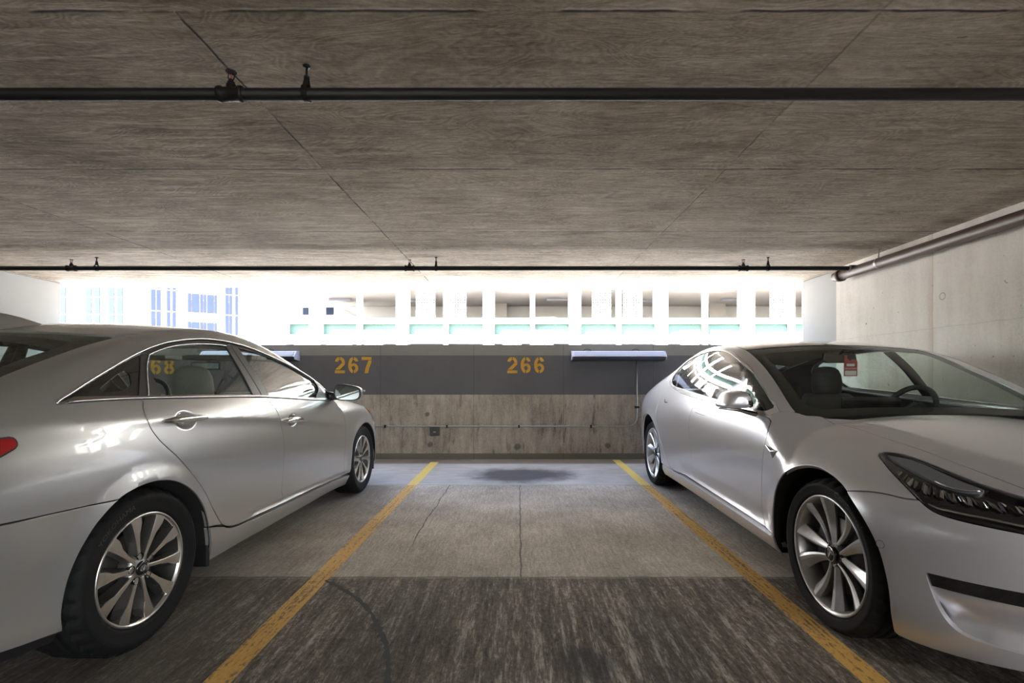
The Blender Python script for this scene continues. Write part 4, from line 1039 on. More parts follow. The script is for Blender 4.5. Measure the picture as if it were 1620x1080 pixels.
    B.sill = True      # the sill is not tucked under like the doors
    sill = J(c([(2.47,.301),(2.14,.2995),(1.708,.2955),(1.4,.2915),(1.0,.288),(.63,.280),(.47,.278)]), farch[ia0:ia0+1], farch[:ia0][::-1], c([(.392,.20),(.8,.198),(1.4,.205),(2.0,.200),(2.497,.195)]), rarch[:4])
    panel(B, 'sill_panel', SIDE, sill, P, R, lift=.003, skirt=.055); B.sill = False
    ir = int(np.argmin(np.abs(rarch[:12, 2]-.30)))
    W = PWrap(2.2, -1, 1.4)
    tail_side = c([(3.37,.30),(3.42,.42),(3.45,.60),(3.46,.80),(3.44,.95)])
    quarter = J(apil, ws_side[iw:], roof_edge[1:], t([(3.40,.53),(3.44,.62)]), tail_side[::-1], rarch[:-3][::-1][:len(rarch)-3-ir], c([(2.43,.296),(2.16,.296)]), grear[::-1], dlo_low[:i_r+1][::-1], dlo_up[::-1])
    panel(B, 'body_side', SIDE, quarter, P, R, h=.022, creases=[lip_arc(B, 2.94, .41+.062)])
    # rear end (turned to the parapet)
    panel(B, 'rear_bumper', W, sym(J(polyline(wrap_pts(B, W, [(0,.22),(40,.22)]), .04), tail_side[:3], wrap_pts(B, W, [(30,.62),(15,.62),(0,.62)]))), P, R, h=.05, both=False)
    panel(B, 'trunk_lid', TOP, sym(t([(3.30,0),(3.30,.25),(3.30,.49),(3.40,.52),(3.62,.5),(3.76,.36),(3.82,0)], .05)), P, R, h=.05, both=False)
    panel(B, 'trunk_face', W, sym(J(wrap_pts(B, W, [(0,.66),(15,.66),(29,.66),(29,.98),(15,1.0),(0,1.0)]))), P, R, h=.05, both=False)
    # hood, bumper
    hood = sym(J(hood_front[::-1], hood_side[::-1][1:], t([(.45,.59),(.425,.45),(.412,.2),(.41,0)])))
    panel(B, 'hood', TOP, hood, P, R, h=.03, both=False)
    panel(B, 'cowl', TOP, sym(t([(.38,0),(.39,.2),(.40,.45),(.43,.60),(.490,.685),(.55,.68),(.54,.5),(.53,.2),(.52,0)])), M['black'], R, h=.05, both=False, lift=-.018, skirt=.02)
    W1 = PWrap(.75, 1, 1.1)
    bot = resample([(-.338,.838,.165), (-.350,.829,.155), (-.474,.770,.163), (-.627,.639,.186)], .02)
    bot2 = resample(np.concatenate([bot[-1:], wrap_pts(B, W1, [(20,.190),(10,.195),(0,.197)])]), .03)
    topw = wrap_pts(B, W1, [(0,.700),(8,.698),(15,.69)])
    bump = J(bot2[::-1], bot[::-1], farch[iseam:][::-1], seam[1:], hl_low[ihs+1:], topw[::-1])
    rec_edge = resample([(-.466,.822,.443), (-.481,.810,.377), (-.501,.793,.312), (-.527,.768,.270), (-.560,.738,.254), (-.641,.654,.252)], .02)
    rec = J(wrap_pts(B, W1, [(0,.462)]), resample([(-.74,.50,.458), (-.651,.664,.452), (-.466,.822,.443)], .02)[::1], rec_edge[1:], wrap_pts(B, W1, [(20,.253),(0,.255)]))
    rec[1:2] = wrap_pts(B, W1, [(19,.458)])
    panel(B, 'front_bumper', W1, sym(bump), P, R, holes=[sym(rec)], h=.025, both=False, gap=.002, skirt=.03)
    panel(B, 'lower_intake', W1, sym(rec), P, R, h=.03, both=False, gap=-.01, skirt=0, warp=lambda q: -.012 - .028*sstep(.40,.30,q[:, 2])*sstep(.255,.285,q[:, 2]))
    zt = lambda q: .449 + (.462-.443) * 0
    strip = J(wrap_pts(B, W1, [(0,.461),(19,.457)]), resample([(-.651,.664,.451), (-.4665,.821,.442)], .03), resample([(-.477,.813,.399), (-.649,.662,.404)], .03), wrap_pts(B, W1, [(19,.409),(0,.412)]))
    so = panel(B, 'grille_strip', W1, sym(strip), M['gloss_black'], R, h=.03, both=False, gap=.001, lift=-.006, skirt=.01)
    for q, dp in ((B.on([('z', -.338, .500)])[0], 0), (wrap_pts(B, W1, [(25.5, .384)])[0], -.036)):
        n = B.grad(q[None])[0]; q = q + n*dp
        for s in (1, -1):
            a = Vector(((q[1])*s, -q[0], q[2])); d = Vector((n[1]*s, -n[0], n[2]))
            MB().tube([a - d*.004, a + d*.0006], .0155, 20).build('sensor_ring', M['black'], R)
            MB().tube([a - d*.004, a + d*.0014], .0140, 20).build('parking_sensor', P, R)
    # headlight: dark bowl, silver brow, lens blocks, clear cover
    hl = J(hl_low, hl_up[::-1][1:-1])
    BH = PBall((.05, .25, .50))
    lens = panel(B, 'headlight', BH, hl, M['lens'], R, h=.025, gap=.005, lift=.0005, skirt=.010, both=True)
    h2 = dedupe(BH.to2(hl)); panel(B, 'headlight_seal', BH, h2, M['gloss_black'], R, holes=[inset(h2, .013)], h=.03, gap=.004, lift=-.0015, skirt=.024, param=True)
    panel(B, 'headlight_bowl', BH, hl, M['gloss_black'], R, h=.025, gap=-.003, lift=-.020, skirt=.01, both=True)
    brow = J(resample([(-.085,.673,.810), (-.169,.643,.805), (-.256,.637,.792), (-.379,.636,.767), (-.472,.621,.749)], .02), resample([(-.475,.628,.745), (-.454,.665,.741), (-.409,.693,.745), (-.344,.701,.757), (-.240,.697,.778), (-.142,.687,.797)], .02))
    panel(B, 'headlight_brow', BH, brow, M['brow_grey'], R, h=.025, gap=0, lift=-.008, skirt=.012, both=True)
    edge = resample([(-.475,.630,.7435), (-.454,.666,.7395), (-.409,.694,.7435), (-.36,.701,.753)], .02); edge = edge - B.grad(edge)*.006
    skin_strip(B, 'brow_edge', edge, .006, 0, M['chrome'], R, lift=0)
    drl = resample([(-.43,.793,.684), (-.468,.778,.676), (-.493,.760,.675), (-.531,.734,.672), (-.562,.705,.671), (-.599,.673,.667), (-.645,.625,.662), (-.70,.55,.655)], .02); drl = drl - B.grad(drl)*.010
    skin_strip(B, 'daytime_strip', drl, .011, 0, M['chrome'], R, lift=0)
    base = resample([(-.235,.748,.763), (-.304,.757,.747), (-.350,.752,.738), (-.405,.743,.727), (-.462,.716,.720), (-.518,.679,.714), (-.568,.633,.710), (-.615,.58,.706), (-.66,.52,.703)], .0155)
    rs = np.random.default_rng(5)
    for s in (1, -1):
        for i, q in enumerate(base):
            n = B.grad(q[None])[0]; t0 = base[min(i+1, len(base)-1)] - base[max(i-1, 0)]; t0 /= np.linalg.norm(t0); up = np.cross(n, t0); up *= np.sign(up[2]) or 1; up /= np.linalg.norm(up)
            hgt = .021*(1 - .45*i/len(base)) if i > 1 else .013
            q = q - n*.010 + up*.004*math.sin(i*2.1); k = .0060; sl = t0*(.75 if i % 3 else .4)*hgt
            pa = [q - t0*k + up*hgt - sl*1 + n*.003, q + t0*k + up*hgt - sl*1 - n*.004*rs.random(), q + t0*k - up*hgt + sl - n*.005, q - t0*k - up*hgt + sl + n*.002*rs.random()]
            Vv = [((p[1])*s, -p[0], p[2]) for p in pa] + [(((p - n*.004)[1])*s, -(p - n*.004)[0], (p - n*.004)[2]) for p in pa]
            m = MB(); m.add(Vv, [(0,1,2,3), (4,7,6,5), (0,4,5,1), (1,5,6,2), (2,6,7,3), (3,7,4,0)]); m.build('reflector', (M['chrome'], M['alloy'], M['dark_enamel'], M['chrome'], M['gloss_black'])[i % 5], R)
    # glass house
    panel(B, 'windshield', TOP, sym(J(ws_low, ws_side[1:], ws_top[1:])), M['glass_wind'], R, h=.04, both=False, gap=.003, skirt=.006)
    fr_in = sym(J(t([(.51,0),(.513,.3),(.52,.50),(.555,.61),(.60,.645)]), t([(.73,.625),(.965,.590),(1.15,.572),(1.215,.548),(1.235,.50)]), t([(1.24,.3),(1.235,0)])))
    panel(B, 'windshield_border', TOP, sym(J(ws_low, ws_side[1:], ws_top[1:])), M['black'], R, holes=[fr_in], h=.03, both=False, gap=.003, lift=-.006, skirt=0)
    roof_mid = t([(2.16,.592),(2.165,.4),(2.17,.2),(2.17,0)])
    ie = int(np.argmin(np.abs(roof_edge[:, 0]-2.16)))
    panel(B, 'glass_roof', TOP, sym(J(ws_top[::-1], roof_edge[1:ie+1], roof_mid[1:])), M['gloss_black'], R, h=.04, both=False, gap=.003)
    panel(B, 'rear_window', TOP, sym(J(roof_mid[::-1], roof_edge[ie+1:-6], t([(3.28,.49),(3.29,.25),(3.30,0)]))), M['glass_roof'], R, h=.04, both=False, gap=.003)
    panel(B, 'headliner', TOP, sym(J(ws_top[::-1], roof_edge[1:ie+1:2], t([(2.6,.55),(2.8,.50),(2.8,.2),(2.8,0)]))), M['headliner'], R, h=.06, both=False, gap=.02, lift=-.035, skirt=0)
    # chrome window surround and side glass
    ring_o = J(dlo_low, dlo_up[1:]); ring_i = J(gl_low, gl_up[1:])
    panel(B, 'window_surround', SIDE, ring_o, M['bright_trim'], R, holes=[ring_i], h=.03, gap=.001, lift=.002, skirt=.012)
    bp = c([(1.729,1.357),(1.64,1.216),(1.59,1.112),(1.538,1.001)])
    ib = int(np.argmin(np.linalg.norm(gl_low-bp[-1], axis=1))); iu = int(np.argmin(np.linalg.norm(gl_up-bp[0], axis=1)))
    rdv = c([(2.645,1.232),(2.51,1.14),(2.395,1.052)])
    jb = int(np.argmin(np.linalg.norm(gl_low-rdv[-1], axis=1))); ju = int(np.argmin(np.linalg.norm(gl_up-rdv[0], axis=1)))
    panel(B, 'front_side_window', SIDE, J(gl_low[ib:], gl_up[:iu+1], bp), G, R, h=.04, gap=.002, lift=-.006, skirt=.004)
    panel(B, 'rear_side_window', SIDE, J(gl_low[jb:ib+1], bp[::-1], gl_up[iu:ju+1], rdv), G, R, h=.04, gap=.002, lift=-.006, skirt=.004)
    panel(B, 'quarter_window', SIDE, J(gl_low[:jb+1], rdv[::-1], gl_up[ju:]), M['glass_dark'], R, h=.04, gap=.002, lift=-.006, skirt=.004)
    bpo = bp + np.array([.055, 0, 0]); bpi = bp - np.array([.055, 0, 0])
    panel(B, 'door_pillar', SIDE, J(bpo, bpi[::-1]), M['black'], R, h=.04, gap=0, lift=-.014, skirt=.004)
    rpo = rdv + np.array([.03, 0, 0]); rpi = rdv - np.array([.02, 0, 0])
    panel(B, 'window_divider', SIDE, J(rpo, rpi[::-1]), M['black'], R, h=.04, gap=0, lift=-.012, skirt=.004)
    # cabin lining
    for nm, ol in (('door_lining', front_door), ('door_lining', rear_door)): panel(B, nm, SIDE, ol[::3], M['trim_dark'], R, h=.08, gap=.0, lift=-.045, skirt=0)
    panel(B, 'pillar_lining', SIDE, quarter[::2], M['trim_dark'], R, h=.06, gap=.004, lift=-.022, skirt=0)
    cabin(R, B, M['trim_dark'], M['seat_dark'], .52, 3.2, .925, 1.235, ((1.90, -.37), (1.62, .37)), 2.45)
    MB().box(-.19, .19, -.965, -.945, .895, 1.012).build('touch_screen', M['gloss_black'], R, bevel=.006)
    steering_wheel(R, 1.10, -.37, .925, .165, M['trim_dark'])
    m = MB(); m.prism([(-.12,-.02),(-.11,.03),(.11,.03),(.12,-.02),(.09,-.04),(-.09,-.04)], -.012, .018, lambda a, b, d: (a, -1.28+d, 1.285+b)); m.tube([(0, -1.262, 1.31), (0, -1.22, 1.335)], .012, 8); m.build('rear_view_mirror', M['black'], R, bevel=.006)
    # wheel housings
    arch_liner(B, 'wheel_housing', rarch, .36, R); arch_liner(B, 'wheel_housing', farch, .36, R)
    # door handles (flush), fender badge, side mirrors
    for s in (1, -1):
        for u0, z0, dark in ((1.50, .872, 0), (2.44, .905, 1)):
            if dark: continue
            q = B.on(Z([(u0+.085, z0+.002), (u0-.12, z0-.008)])); n = B.grad(q); up = np.array([0, .10, -1.]); w = np.array([.011, .008])
            V = [*(q + n*.0025), *(q + n*.0025 + up*w[:, None])]; m = MB(); m.add([(p[1]*s, -p[0], p[2]) for p in V] + [((p - n[0]*.004)[1]*s, -p[0], p[2]) for p in V], [(0,1,3,2),(4,6,7,5),(0,4,5,1),(2,3,7,6),(0,2,6,4),(1,5,7,3)]); m.build('door_handle', P, R, bevel=.002)
    # small dark script badge behind the rear door
    q = B.on([('z', 2.50, .898)])[0]; n = B.grad(q[None])[0]
    m = MB(); pts = [(0, .032), (.012, .030), (.016, .012), (.030, .008), (.05, .010), (.068, .006), (.085, .009), (.105, .004), (.10, -.006), (.07, -.004), (.04, -.004), (.015, -.004), (.003, .008)]
    m.prism(pts, .0, .003, lambda a, b, d: ((q[1]+d-b*.12), -(q[0]-a), q[2]+b)); m.build('script_badge', M['grey_trim'], R)
    for s in (1, -1):
        q = np.array([(.459,.9165,.772), (.344,.899,.754), (.372,.924,.710)]); q = np.array([B.on([('z', a[0], a[2])])[0] for a in q]); n = B.grad(q); ctr = q.mean(0) + n.mean(0)*.016; hi = q + n*.004
        m = MB(); m.add([(p[1]*s, -p[0], p[2]) for p in (*(q - n*.003), *hi, ctr)], [(0,1,4,3), (1,2,5,4), (2,0,3,5), (3,4,6), (4,5,6), (5,3,6)]); m.build('fender_badge', M['chrome'], R, bevel=.002)
    # side mirrors: painted shell, black inner end, glass towards the rear, bright foot
    ring = resample([(1.088,.968),(1.084,.988),(1.058,1.036),(1.032,1.056),(.985,1.063),(.955,1.061),(.928,1.052),(.914,1.022),(.907,.966),(.93,.959),(1.0,.958),(1.065,.961)], .012, True)
    ctr = ring.mean(0)
    for s in (1, -1):
        secs = [(.765, .97), (.752, 1.0), (.72, 1.015), (.68, 1.0), (.65, .945), (.625, .83), (.61, .66), (.604, .40)]
        n = len(ring); Vv = []
        for u, k in secs: Vv += [((ctr[0] + (v-ctr[0])*k)*s, -u, ctr[1] + (z_-ctr[1])*k) for v, z_ in ring]
        Fq = [(i*n+j, i*n+(j+1) % n, (i+1)*n+(j+1) % n, (i+1)*n+j) for i in range(len(secs)-1) for j in range(n)] + [tuple((len(secs)-1)*n+j for j in range(n))]
        mean = lambda f: sum(abs(Vv[j][0]) for j in f)/len(f)
        m = MB(); m.add(Vv, [f for f in Fq if mean(f) >= .950], True); h = m.build('side_mirror', P, R)
        m = MB(); m.add(Vv, [f for f in Fq if mean(f) < .950], True); m.build('mirror_inner_end', M['gloss_black'], h)
        m = MB(); m.add([Vv[j] for j in range(n)], [tuple(range(n))]); m.build('mirror_rim', M['black'], h)
        m = MB(); m.add([((ctr[0] + (v-ctr[0])*.9)*s, -.766, ctr[1] + (z_-ctr[1])*.9) for v, z_ in ring], [tuple(range(n))]); m.build('mirror_glass', M['mirror'], h)
        m = MB(); pth = resample([(.83,-.585,.915),(.875,-.63,.921),(.92,-.685,.932),(.97,-.715,.946),(1.03,-.72,.951),(1.085,-.715,.956)], .015); k = len(pth)
        m.tube([(x*s, y, z_) for x, y, z_ in pth], [.022 - .017*(i/(k-1)) for i in range(k)], 12); m.build('mirror_foot', M['satin'], h)
    panel(B, 'sail_panel', SIDE, c([(.675,1.016),(.61,.976),(.592,.957),(.63,.953),(.76,.960),(.715,.985)], .02), M['gloss_black'], R, h=.03, gap=0, lift=-.003, skirt=.004)
    # wheels
    def make(parent):
        Rr, ri = .338, .262
        w = wheel_ring(Rr, ri).build('wheel', M['alloy_silver'], parent)
        tyre_mesh(Rr, ri, .236, 'tyre', w, (('Continental', .040, math.radians(33), ri+.027),), -1)
        MB().lathe([(.0, -.06), (.165, -.06), (.168, -.065), (.168, -.085), (0, -.085)], (0, 0, 0), 'x', 48).build('brake_disc', M['steel'], w)
        MB().lathe([(.0, -.10), (.218, -.10), (.218, -.105), (0, -.105)], (0, 0, 0), 'x', 40).build('dark_backing', M['matt_black'], w)  # added dark disc that blacks out the gaps between spokes
        for k in range(10):
            a0 = math.radians(-9 + 36*k); V = []; nt, ns = 10, 5
            for it in range(nt):
                t_ = it/(nt-1); r = .043 + t_*(ri-.014-.043); wd = .0115 + .0245*t_**1.15
                cen = (.010 if k % 2 else -.010)*math.sin(math.pi*t_)*1.0 + (-.008 if k % 2 else .008)*(1-t_)
                for js in range(ns):
                    sx = -1 + 2*js/(ns-1)
                    dep = -.030 + .026*t_ - .010*math.sin(math.pi*t_) ; ridge = (.35 if k % 2 else -.35)
                    dd = dep - .016*abs(sx-ridge)**1.2*(.5+.8*t_) - (.002 if False else 0)
                    y, z = rot_yz(sx*wd + cen, r, a0); V.append((dd, y, z))
                for js in range(ns):
                    sx = -1 + 2*js/(ns-1); y, z = rot_yz(sx*wd*.9 + cen, r, a0); V.append((-.062 + .004*t_, y, z))
            Fs = []; L = 2*ns
            for it in range(nt-1):
                for js in range(ns-1):
                    Fs.append((it*L+js, it*L+js+1, (it+1)*L+js+1, (it+1)*L+js)); Fs.append((it*L+ns+js, (it+1)*L+ns+js, (it+1)*L+ns+js+1, it*L+ns+js+1))
                Fs.append((it*L, (it+1)*L, (it+1)*L+ns, it*L+ns)); Fs.append((it*L+ns-1, it*L+L-1, (it+1)*L+L-1, (it+1)*L+ns-1))
            Fs.append(tuple(range(ns)) + tuple(ns+j for j in reversed(range(ns)))); b_ = (nt-1)*L
            Fs.append(tuple(b_+j for j in reversed(range(ns))) + tuple(b_+ns+j for j in range(ns)))
            m = MB(); m.add(V, Fs); m.build('spoke', M['alloy_silver'], w, bevel=.002)
        m = MB(); m.lathe([(0, -.034), (.052, -.034), (.066, -.045), (.07, -.075), (0, -.075)], (0, 0, 0), 'x', 30); m.build('hub', M['dark_enamel'], w)
        m = MB(); m.lathe([(0, -.014), (.030, -.014), (.034, -.018), (.035, -.036), (0, -.036)], (0, 0, 0), 'x', 32); m.build('hub_cap', M['gloss_black'], w)
        m = MB(); m.lathe([(.0295, -.0138), (.0315, -.0130), (.033, -.0145)], (0, 0, 0), 'x', 32)
        m.prism([(-.019,.016),(-.008,.0185),(.008,.0185),(.019,.016),(.016,.011),(.007,.0135),(.0045,.012),(0,-.021),(-.0045,.012),(-.007,.0135),(-.016,.011)], -.014, -.0125, lambda a, b, d: (d, *rot_yz(a, b, math.radians(28)))); m.build('emblem', M['alloy'], w)
        m = MB()
        for k in range(5):
            y, z = rot_yz(0, .050, math.radians(27+72*k)); m.lathe([(0, -.030), (.008, -.030), (.0085, -.045), (0, -.045)], (0, y, z), 'x', 6, smooth=False)
        m.build('lug_nuts', M['satin'], w)
        return w
    fixed_wheel(R, 'wheel', make, ((0, .885, .338, 0), (2.94, .893, .338, 0), (0, -.885, .338, 1), (2.94, -.893, .338, 1)))
    return R, B
CAR_R, BODY_R = car_glass_roof()

# parking permit hanging from the mirror of the glass-roofed car
def permit():
    ya = math.pi + .0115; base = Vector((2.287, 2.180, 0)); Rm = Matrix.Rotation(-ya, 4, 'Z')
    loc = base + (Rm @ Vector((-.062, -1.245, 1.225)))
    r = empty('parking_permit', loc, -ya, 'red hanging parking permit with white panels behind the windshield of the glass-roofed sedan', 'permit')
    m = MB(); out = [(-.048, -.075), (.048, -.075), (.048, .035), (.020, .048), (-.004, .036), (-.022, .048), (-.024, .075), (-.046, .075)]
    m.prism(out, -.001, .001, lambda a, b, d: (-a, d, b)); m.build('card', M['red_card'], r)
    m = MB(); m.prism([(-.040, -.068), (.040, -.068), (.040, -.036), (-.040, -.036)], .001, .0018, lambda a, b, d: (-a, d, b)); m.prism([(-.028, -.004), (.028, -.004), (.028, .014), (-.028, .014)], .001, .0018, lambda a, b, d: (-a, d, b)); m.build('white_panel', M['white_card'], r)
    V, Fs = text_mesh('PARKING PERMIT', .0145); m = MB(); m.add([(-x*.80, .0016, y-.026) for x, y, z in V], Fs); m.build('lettering', M['white_card'], r)
permit()
# ------------------------------------------------------------------ the silver sedan on the left, seen from its rear quarter
def car_left():
    B = SedanBody(); yaw = .01575
    R = empty('sedan', (-2.415, 4.787, 0), -yaw, 'silver sedan with chrome window line and ten twin-tone spokes parked nose-in on the left', 'car', 'parked silver sedans')
    P = M['silver']
    c = lambda L, ds=.02: curve(B, Z(L), ds)
    t = lambda L, ds=.02: curve(B, V_(L), ds)
    near = lambda C, q: int(np.argmin(np.linalg.norm(C - q, axis=1)))
    dlo_low = c([(3.055,1.048),(2.94,1.052),(2.70,1.051),(2.32,1.040),(2.0,1.030),(1.758,1.018),(1.5,1.0),(1.287,.984),(1.05,.967),(.83,.951)])
    dlo_up = c([(.83,.951),(.80,.975),(.812,1.01),(.840,1.040),(.905,1.080),(1.005,1.133),(1.158,1.2),(1.3,1.252),(1.486,1.305),(1.664,1.343),(1.84,1.361),(1.94,1.364),(2.054,1.361),(2.182,1.347),(2.324,1.323),(2.433,1.294),(2.53,1.263),(2.639,1.223),(2.769,1.172),(2.884,1.126),(2.989,1.082),(3.050,1.056),(3.055,1.048)])
    grear = c([(2.697,1.051),(2.690,1.038),(2.704,1.022),(2.717,.998),(2.721,.965),(2.706,.921),(2.665,.863),(2.580,.784),(2.500,.702),(2.396,.583),(2.336,.505),(2.268,.417),(2.222,.364),(2.16,.332),(2.08,.3165),(1.95,.308)])
    gmid = c([(1.737,1.017),(1.716,.981),(1.674,.931),(1.644,.869),(1.626,.82),(1.608,.733),(1.603,.628),(1.600,.477),(1.590,.383),(1.566,.335),(1.578,.2925)])
    gfront = c([(.74,.945),(.645,.885),(.600,.843),(.557,.757),(.530,.676),(.520,.608),(.519,.485),(.512,.37),(.495,.285),(.477,.2645)])
    dbot = c([(1.95,.308),(1.82,.3015),(1.578,.2925),(1.176,.284),(.749,.2695),(.55,.264),(.477,.2645)])
    rarch = c([(2.285,.19),(2.334,.350),(2.366,.437),(2.408,.512),(2.473,.588),(2.563,.653),(2.652,.688),(2.75,.700),(2.839,.690),(2.905,.668),(2.992,.606),(3.044,.543),(3.074,.491),(3.097,.430),(3.109,.358),(3.109,.307),(3.096,.257)])
    farch = c([(.355,.155),(.372,.271),(.362,.408),(.333,.542),(.246,.630),(.113,.680),(-.027,.689),(-.14,.648),(-.225,.560),(-.295,.430),(-.335,.28),(-.33,.20)])
    bseam = c([(2.905,.668),(3.031,.675),(3.153,.682),(3.296,.690),(3.45,.700),(3.60,.712)])
    bbot = c([(3.096,.257),(3.188,.269),(3.274,.282),(3.40,.30),(3.55,.32)])
    cse = t([(2.30,.585),(2.40,.572),(2.536,.565),(2.723,.572),(2.901,.600),(3.087,.640),(3.25,.67)])
    roof_edge = t([(1.30,.625),(1.5,.600),(1.75,.590),(2.05,.588),(2.30,.585)])
    ws_side = t([(.76,.79),(.85,.775),(1.0,.72),(1.15,.665),(1.30,.625)])
    W = PWrap(2.4, -1, 1.3)
    # doors
    im = near(dlo_low, gmid[0]); ir = near(dlo_low, grear[0]); idb = near(dbot, gmid[-1]); iff = near(dlo_low, B.on(Z([(.83,.951)]))[0])
    fdoor = J(dlo_low[im:], gfront, dbot[idb:][::-1], gmid[::-1]); rdoor = J(dlo_low[ir:im+1], gmid, dbot[:idb+1][::-1], grear[::-1])
    us = np.arange(.43, 3.6, .02); crl = B.on(list(zip('z'*len(us), us, B.zcr(us))))
    cup = lambda u0, z0: [B.on([('z', u0 + .080*k*math.cos(a), z0 + .050*k*math.sin(a)) for a in np.linspace(0, 2*math.pi, 41)]) for k in (.25, .4, .5, .6, .7, .8, .9, 1.0)]
    def handle_cup(u0, z0):
        def f(q): 
            r = np.sqrt(((q[:, 0]-u0)/.080)**2 + ((q[:, 2]-z0)/.050)**2); return -.019*(1-sstep(.30, 1.0, r))
        return f
    fd = panel(B, 'front_door', SIDE, fdoor, P, R, h=.014, warp=handle_cup(1.475, .850), creases=[crl[crl[:, 0] < 1.39], crl[crl[:, 0] > 1.56]] + cup(1.475, .850)); rd = panel(B, 'rear_door', SIDE, rdoor, P, R, h=.014, warp=handle_cup(2.495, .940), creases=[crl[crl[:, 0] < 2.41], crl[crl[:, 0] > 2.58]] + cup(2.495, .940))
    for u0, z0, tl in ((1.475, .852, -.012), (2.495, .945, -.006)):
        for s in (1, -1):
            q = B.on(Z([(u0+.150, z0+.004), (u0+.125, z0+.003), (u0+.06, z0+.002), (u0, z0), (u0-.07, z0+tl*.5), (u0-.125, z0+tl), (u0-.15, z0+tl)])); n = B.grad(q)
            lift = np.array([-.002, .012, .016, .016, .014, .008, -.002]); q = q + n*lift[:, None]; q = resample(q, .012)
            m = MB(); k = len(q); rr = [.0185*math.sin(math.pi*min(1, max(.10, (i+.6)/(k*.36))) / 2) * (1 if i < k*.55 else max(.25, 1-((i-k*.55)/(k*.45))**1.6*.75)) for i in range(k)]
            m.tube([(p[1]*s, -p[0], p[2]) for p in q], rr, 14); m.build('door_handle', M['chrome'], R)
    i_q = near(rarch, B.on(Z([(2.352,.39)]))[0]); i_b = near(rarch, bseam[0]); g_s = near(grear, B.on(Z([(2.222,.368)]))[0])
    tail_q = wrap_pts(B, W, [(35,.712),(35,.85),(34,.95),(32,1.02)])
    bs = bseam[:near(bseam, tail_q[0])] if near(bseam, tail_q[0]) > 4 else bseam
    trunk_side = t([(3.25,.67),(3.40,.665)])
    quarter = J(t([(.77,.82)]), ws_side, roof_edge[1:], cse[1:], trunk_side[1:], tail_q[::-1], bs[::-1], rarch[i_q:i_b][::-1], grear[:g_s+1][::-1], dlo_low[:ir+1][::-1], dlo_up[::-1])
    panel(B, 'body_side', SIDE, quarter, P, R, h=.02, creases=[lip_arc(B, 2.73, .375+.062), crl])
    B.sill = True
    sill = J(rarch[i_q:i_q+1], B.on([('z', q[0], q[2]-.0055) for q in J(grear[g_s+1:], dbot[1:])]), farch[near(farch, B.on(Z([(.372,.259)]))[0])][None], c([(.362,.20),(.355,.158)]), c([(.355,.155),(.712,.178),(1.138,.180),(1.49,.185),(1.77,.184),(2.03,.190),(2.285,.193)]), rarch[1:i_q])
    panel(B, 'sill_panel', SIDE, sill, P, R, h=.02, lift=.004, skirt=.03); B.sill = False
    panel(B, 'rear_bumper', W, sym(J(wrap_pts(B, W, [(0,.32),(15,.32),(28,.32)]), bbot[::-1][2:], rarch[i_b:][::-1], bseam, wrap_pts(B, W, [(25,.712),(12,.712),(0,.712)]))), P, R, h=.03, both=False,
          warp=lambda q: .012*sstep(.44, .52, q[:, 2])*sstep(3.12, 3.3, q[:, 0]))
    panel(B, 'bumper_skirt', W, sym(J(wrap_pts(B, W, [(0,.26),(15,.26),(28,.26)]), c([(3.40,.25),(3.25,.235),(3.105,.215)]), bbot, wrap_pts(B, W, [(28,.325),(15,.325),(0,.325)]))), M['black'], R, h=.05, both=False, lift=-.012)
    panel(B, 'trunk_lid', TOP, sym(J(t([(3.27,0),(3.27,.3),(3.27,.64),(3.42,.645)]), t([(3.55,.55),(3.62,.3),(3.64,0)], .05))), P, R, h=.05, both=False)
    panel(B, 'trunk_face', W, sym(wrap_pts(B, W, [(0,.73),(17,.73),(33,.73),(33,1.0),(17,1.02),(0,1.02)])), P, R, h=.05, both=False)
    tl = resample(B.on(Z([(3.238,.948),(3.228,.941),(3.232,.925),(3.247,.914),(3.28,.898),(3.35,.872),(3.42,.86)])), .02)
    tl2 = resample(B.on(Z([(3.44,.93),(3.35,.950),(3.27,.9505),(3.238,.948)])), .02)
    tlo = resample(J(tl, wrap_pts(B, W, [(36,.85),(30,.85),(30,.93),(36,.94)]), tl2[:-1])[::2], .012, True)
    panel(B, 'tail_light', W, tlo, M['red_lens'], R, h=.03, gap=.003, lift=.007, skirt=.012)
    panel(B, 'tail_light_rim', W, tlo, M['black'], R, h=.04, gap=-.003, lift=.003, skirt=.006)
    # nose end
    hood_e = t([(.76,.76),(.45,.72),(.124,.715),(-.10,.70),(-.35,.66),(-.55,.60),(-.68,.45),(-.74,.25),(-.76,0)])
    panel(B, 'hood', TOP, sym(J(hood_e[::-1], t([(.62,.6),(.52,.3),(.50,0)]))), P, R, h=.035, both=False)
    BALL = PBall((.35, .30, .45))
    ih = near(hood_e, B.on(V_([(-.20,.69)]))[0]); ifs = near(farch, B.on(Z([(-.24,.545)]))[0])
    lampc = resample([B.on(V_([(-.20,.69)]))[0], *B.on([('z', -.165, .80), ('z', -.20, .76)]), B.on([('z', -.24, .70)])[0]], .02)
    ia0 = near(farch, B.on(Z([(.372,.262)]))[0])
    fender = J(gfront, farch[ia0:ifs], lampc[::-1], hood_e[:ih][::-1], t([(.80,.80)]))
    panel(B, 'front_fender', BALL, fender, P, R, h=.022, creases=[lip_arc(B, 0, .375+.062)])
    WF = PWrap(.6, 1, 1.1)
    hp = J(lampc, wrap_pts(B, WF, [(38,.68),(28,.70),(28,.80)]), t([(-.56,.59)]), hood_e[ih:ih+8][::-1])
    panel(B, 'headlight', PBall((.2, .25, .5)), J(lampc, B.on([('z', -.33, .69)]), wrap_pts(B, WF, [(33,.69),(28,.72),(28,.80)]), t([(-.48,.62),(-.36,.655)])), M['lens'], R, h=.03, gap=.004)
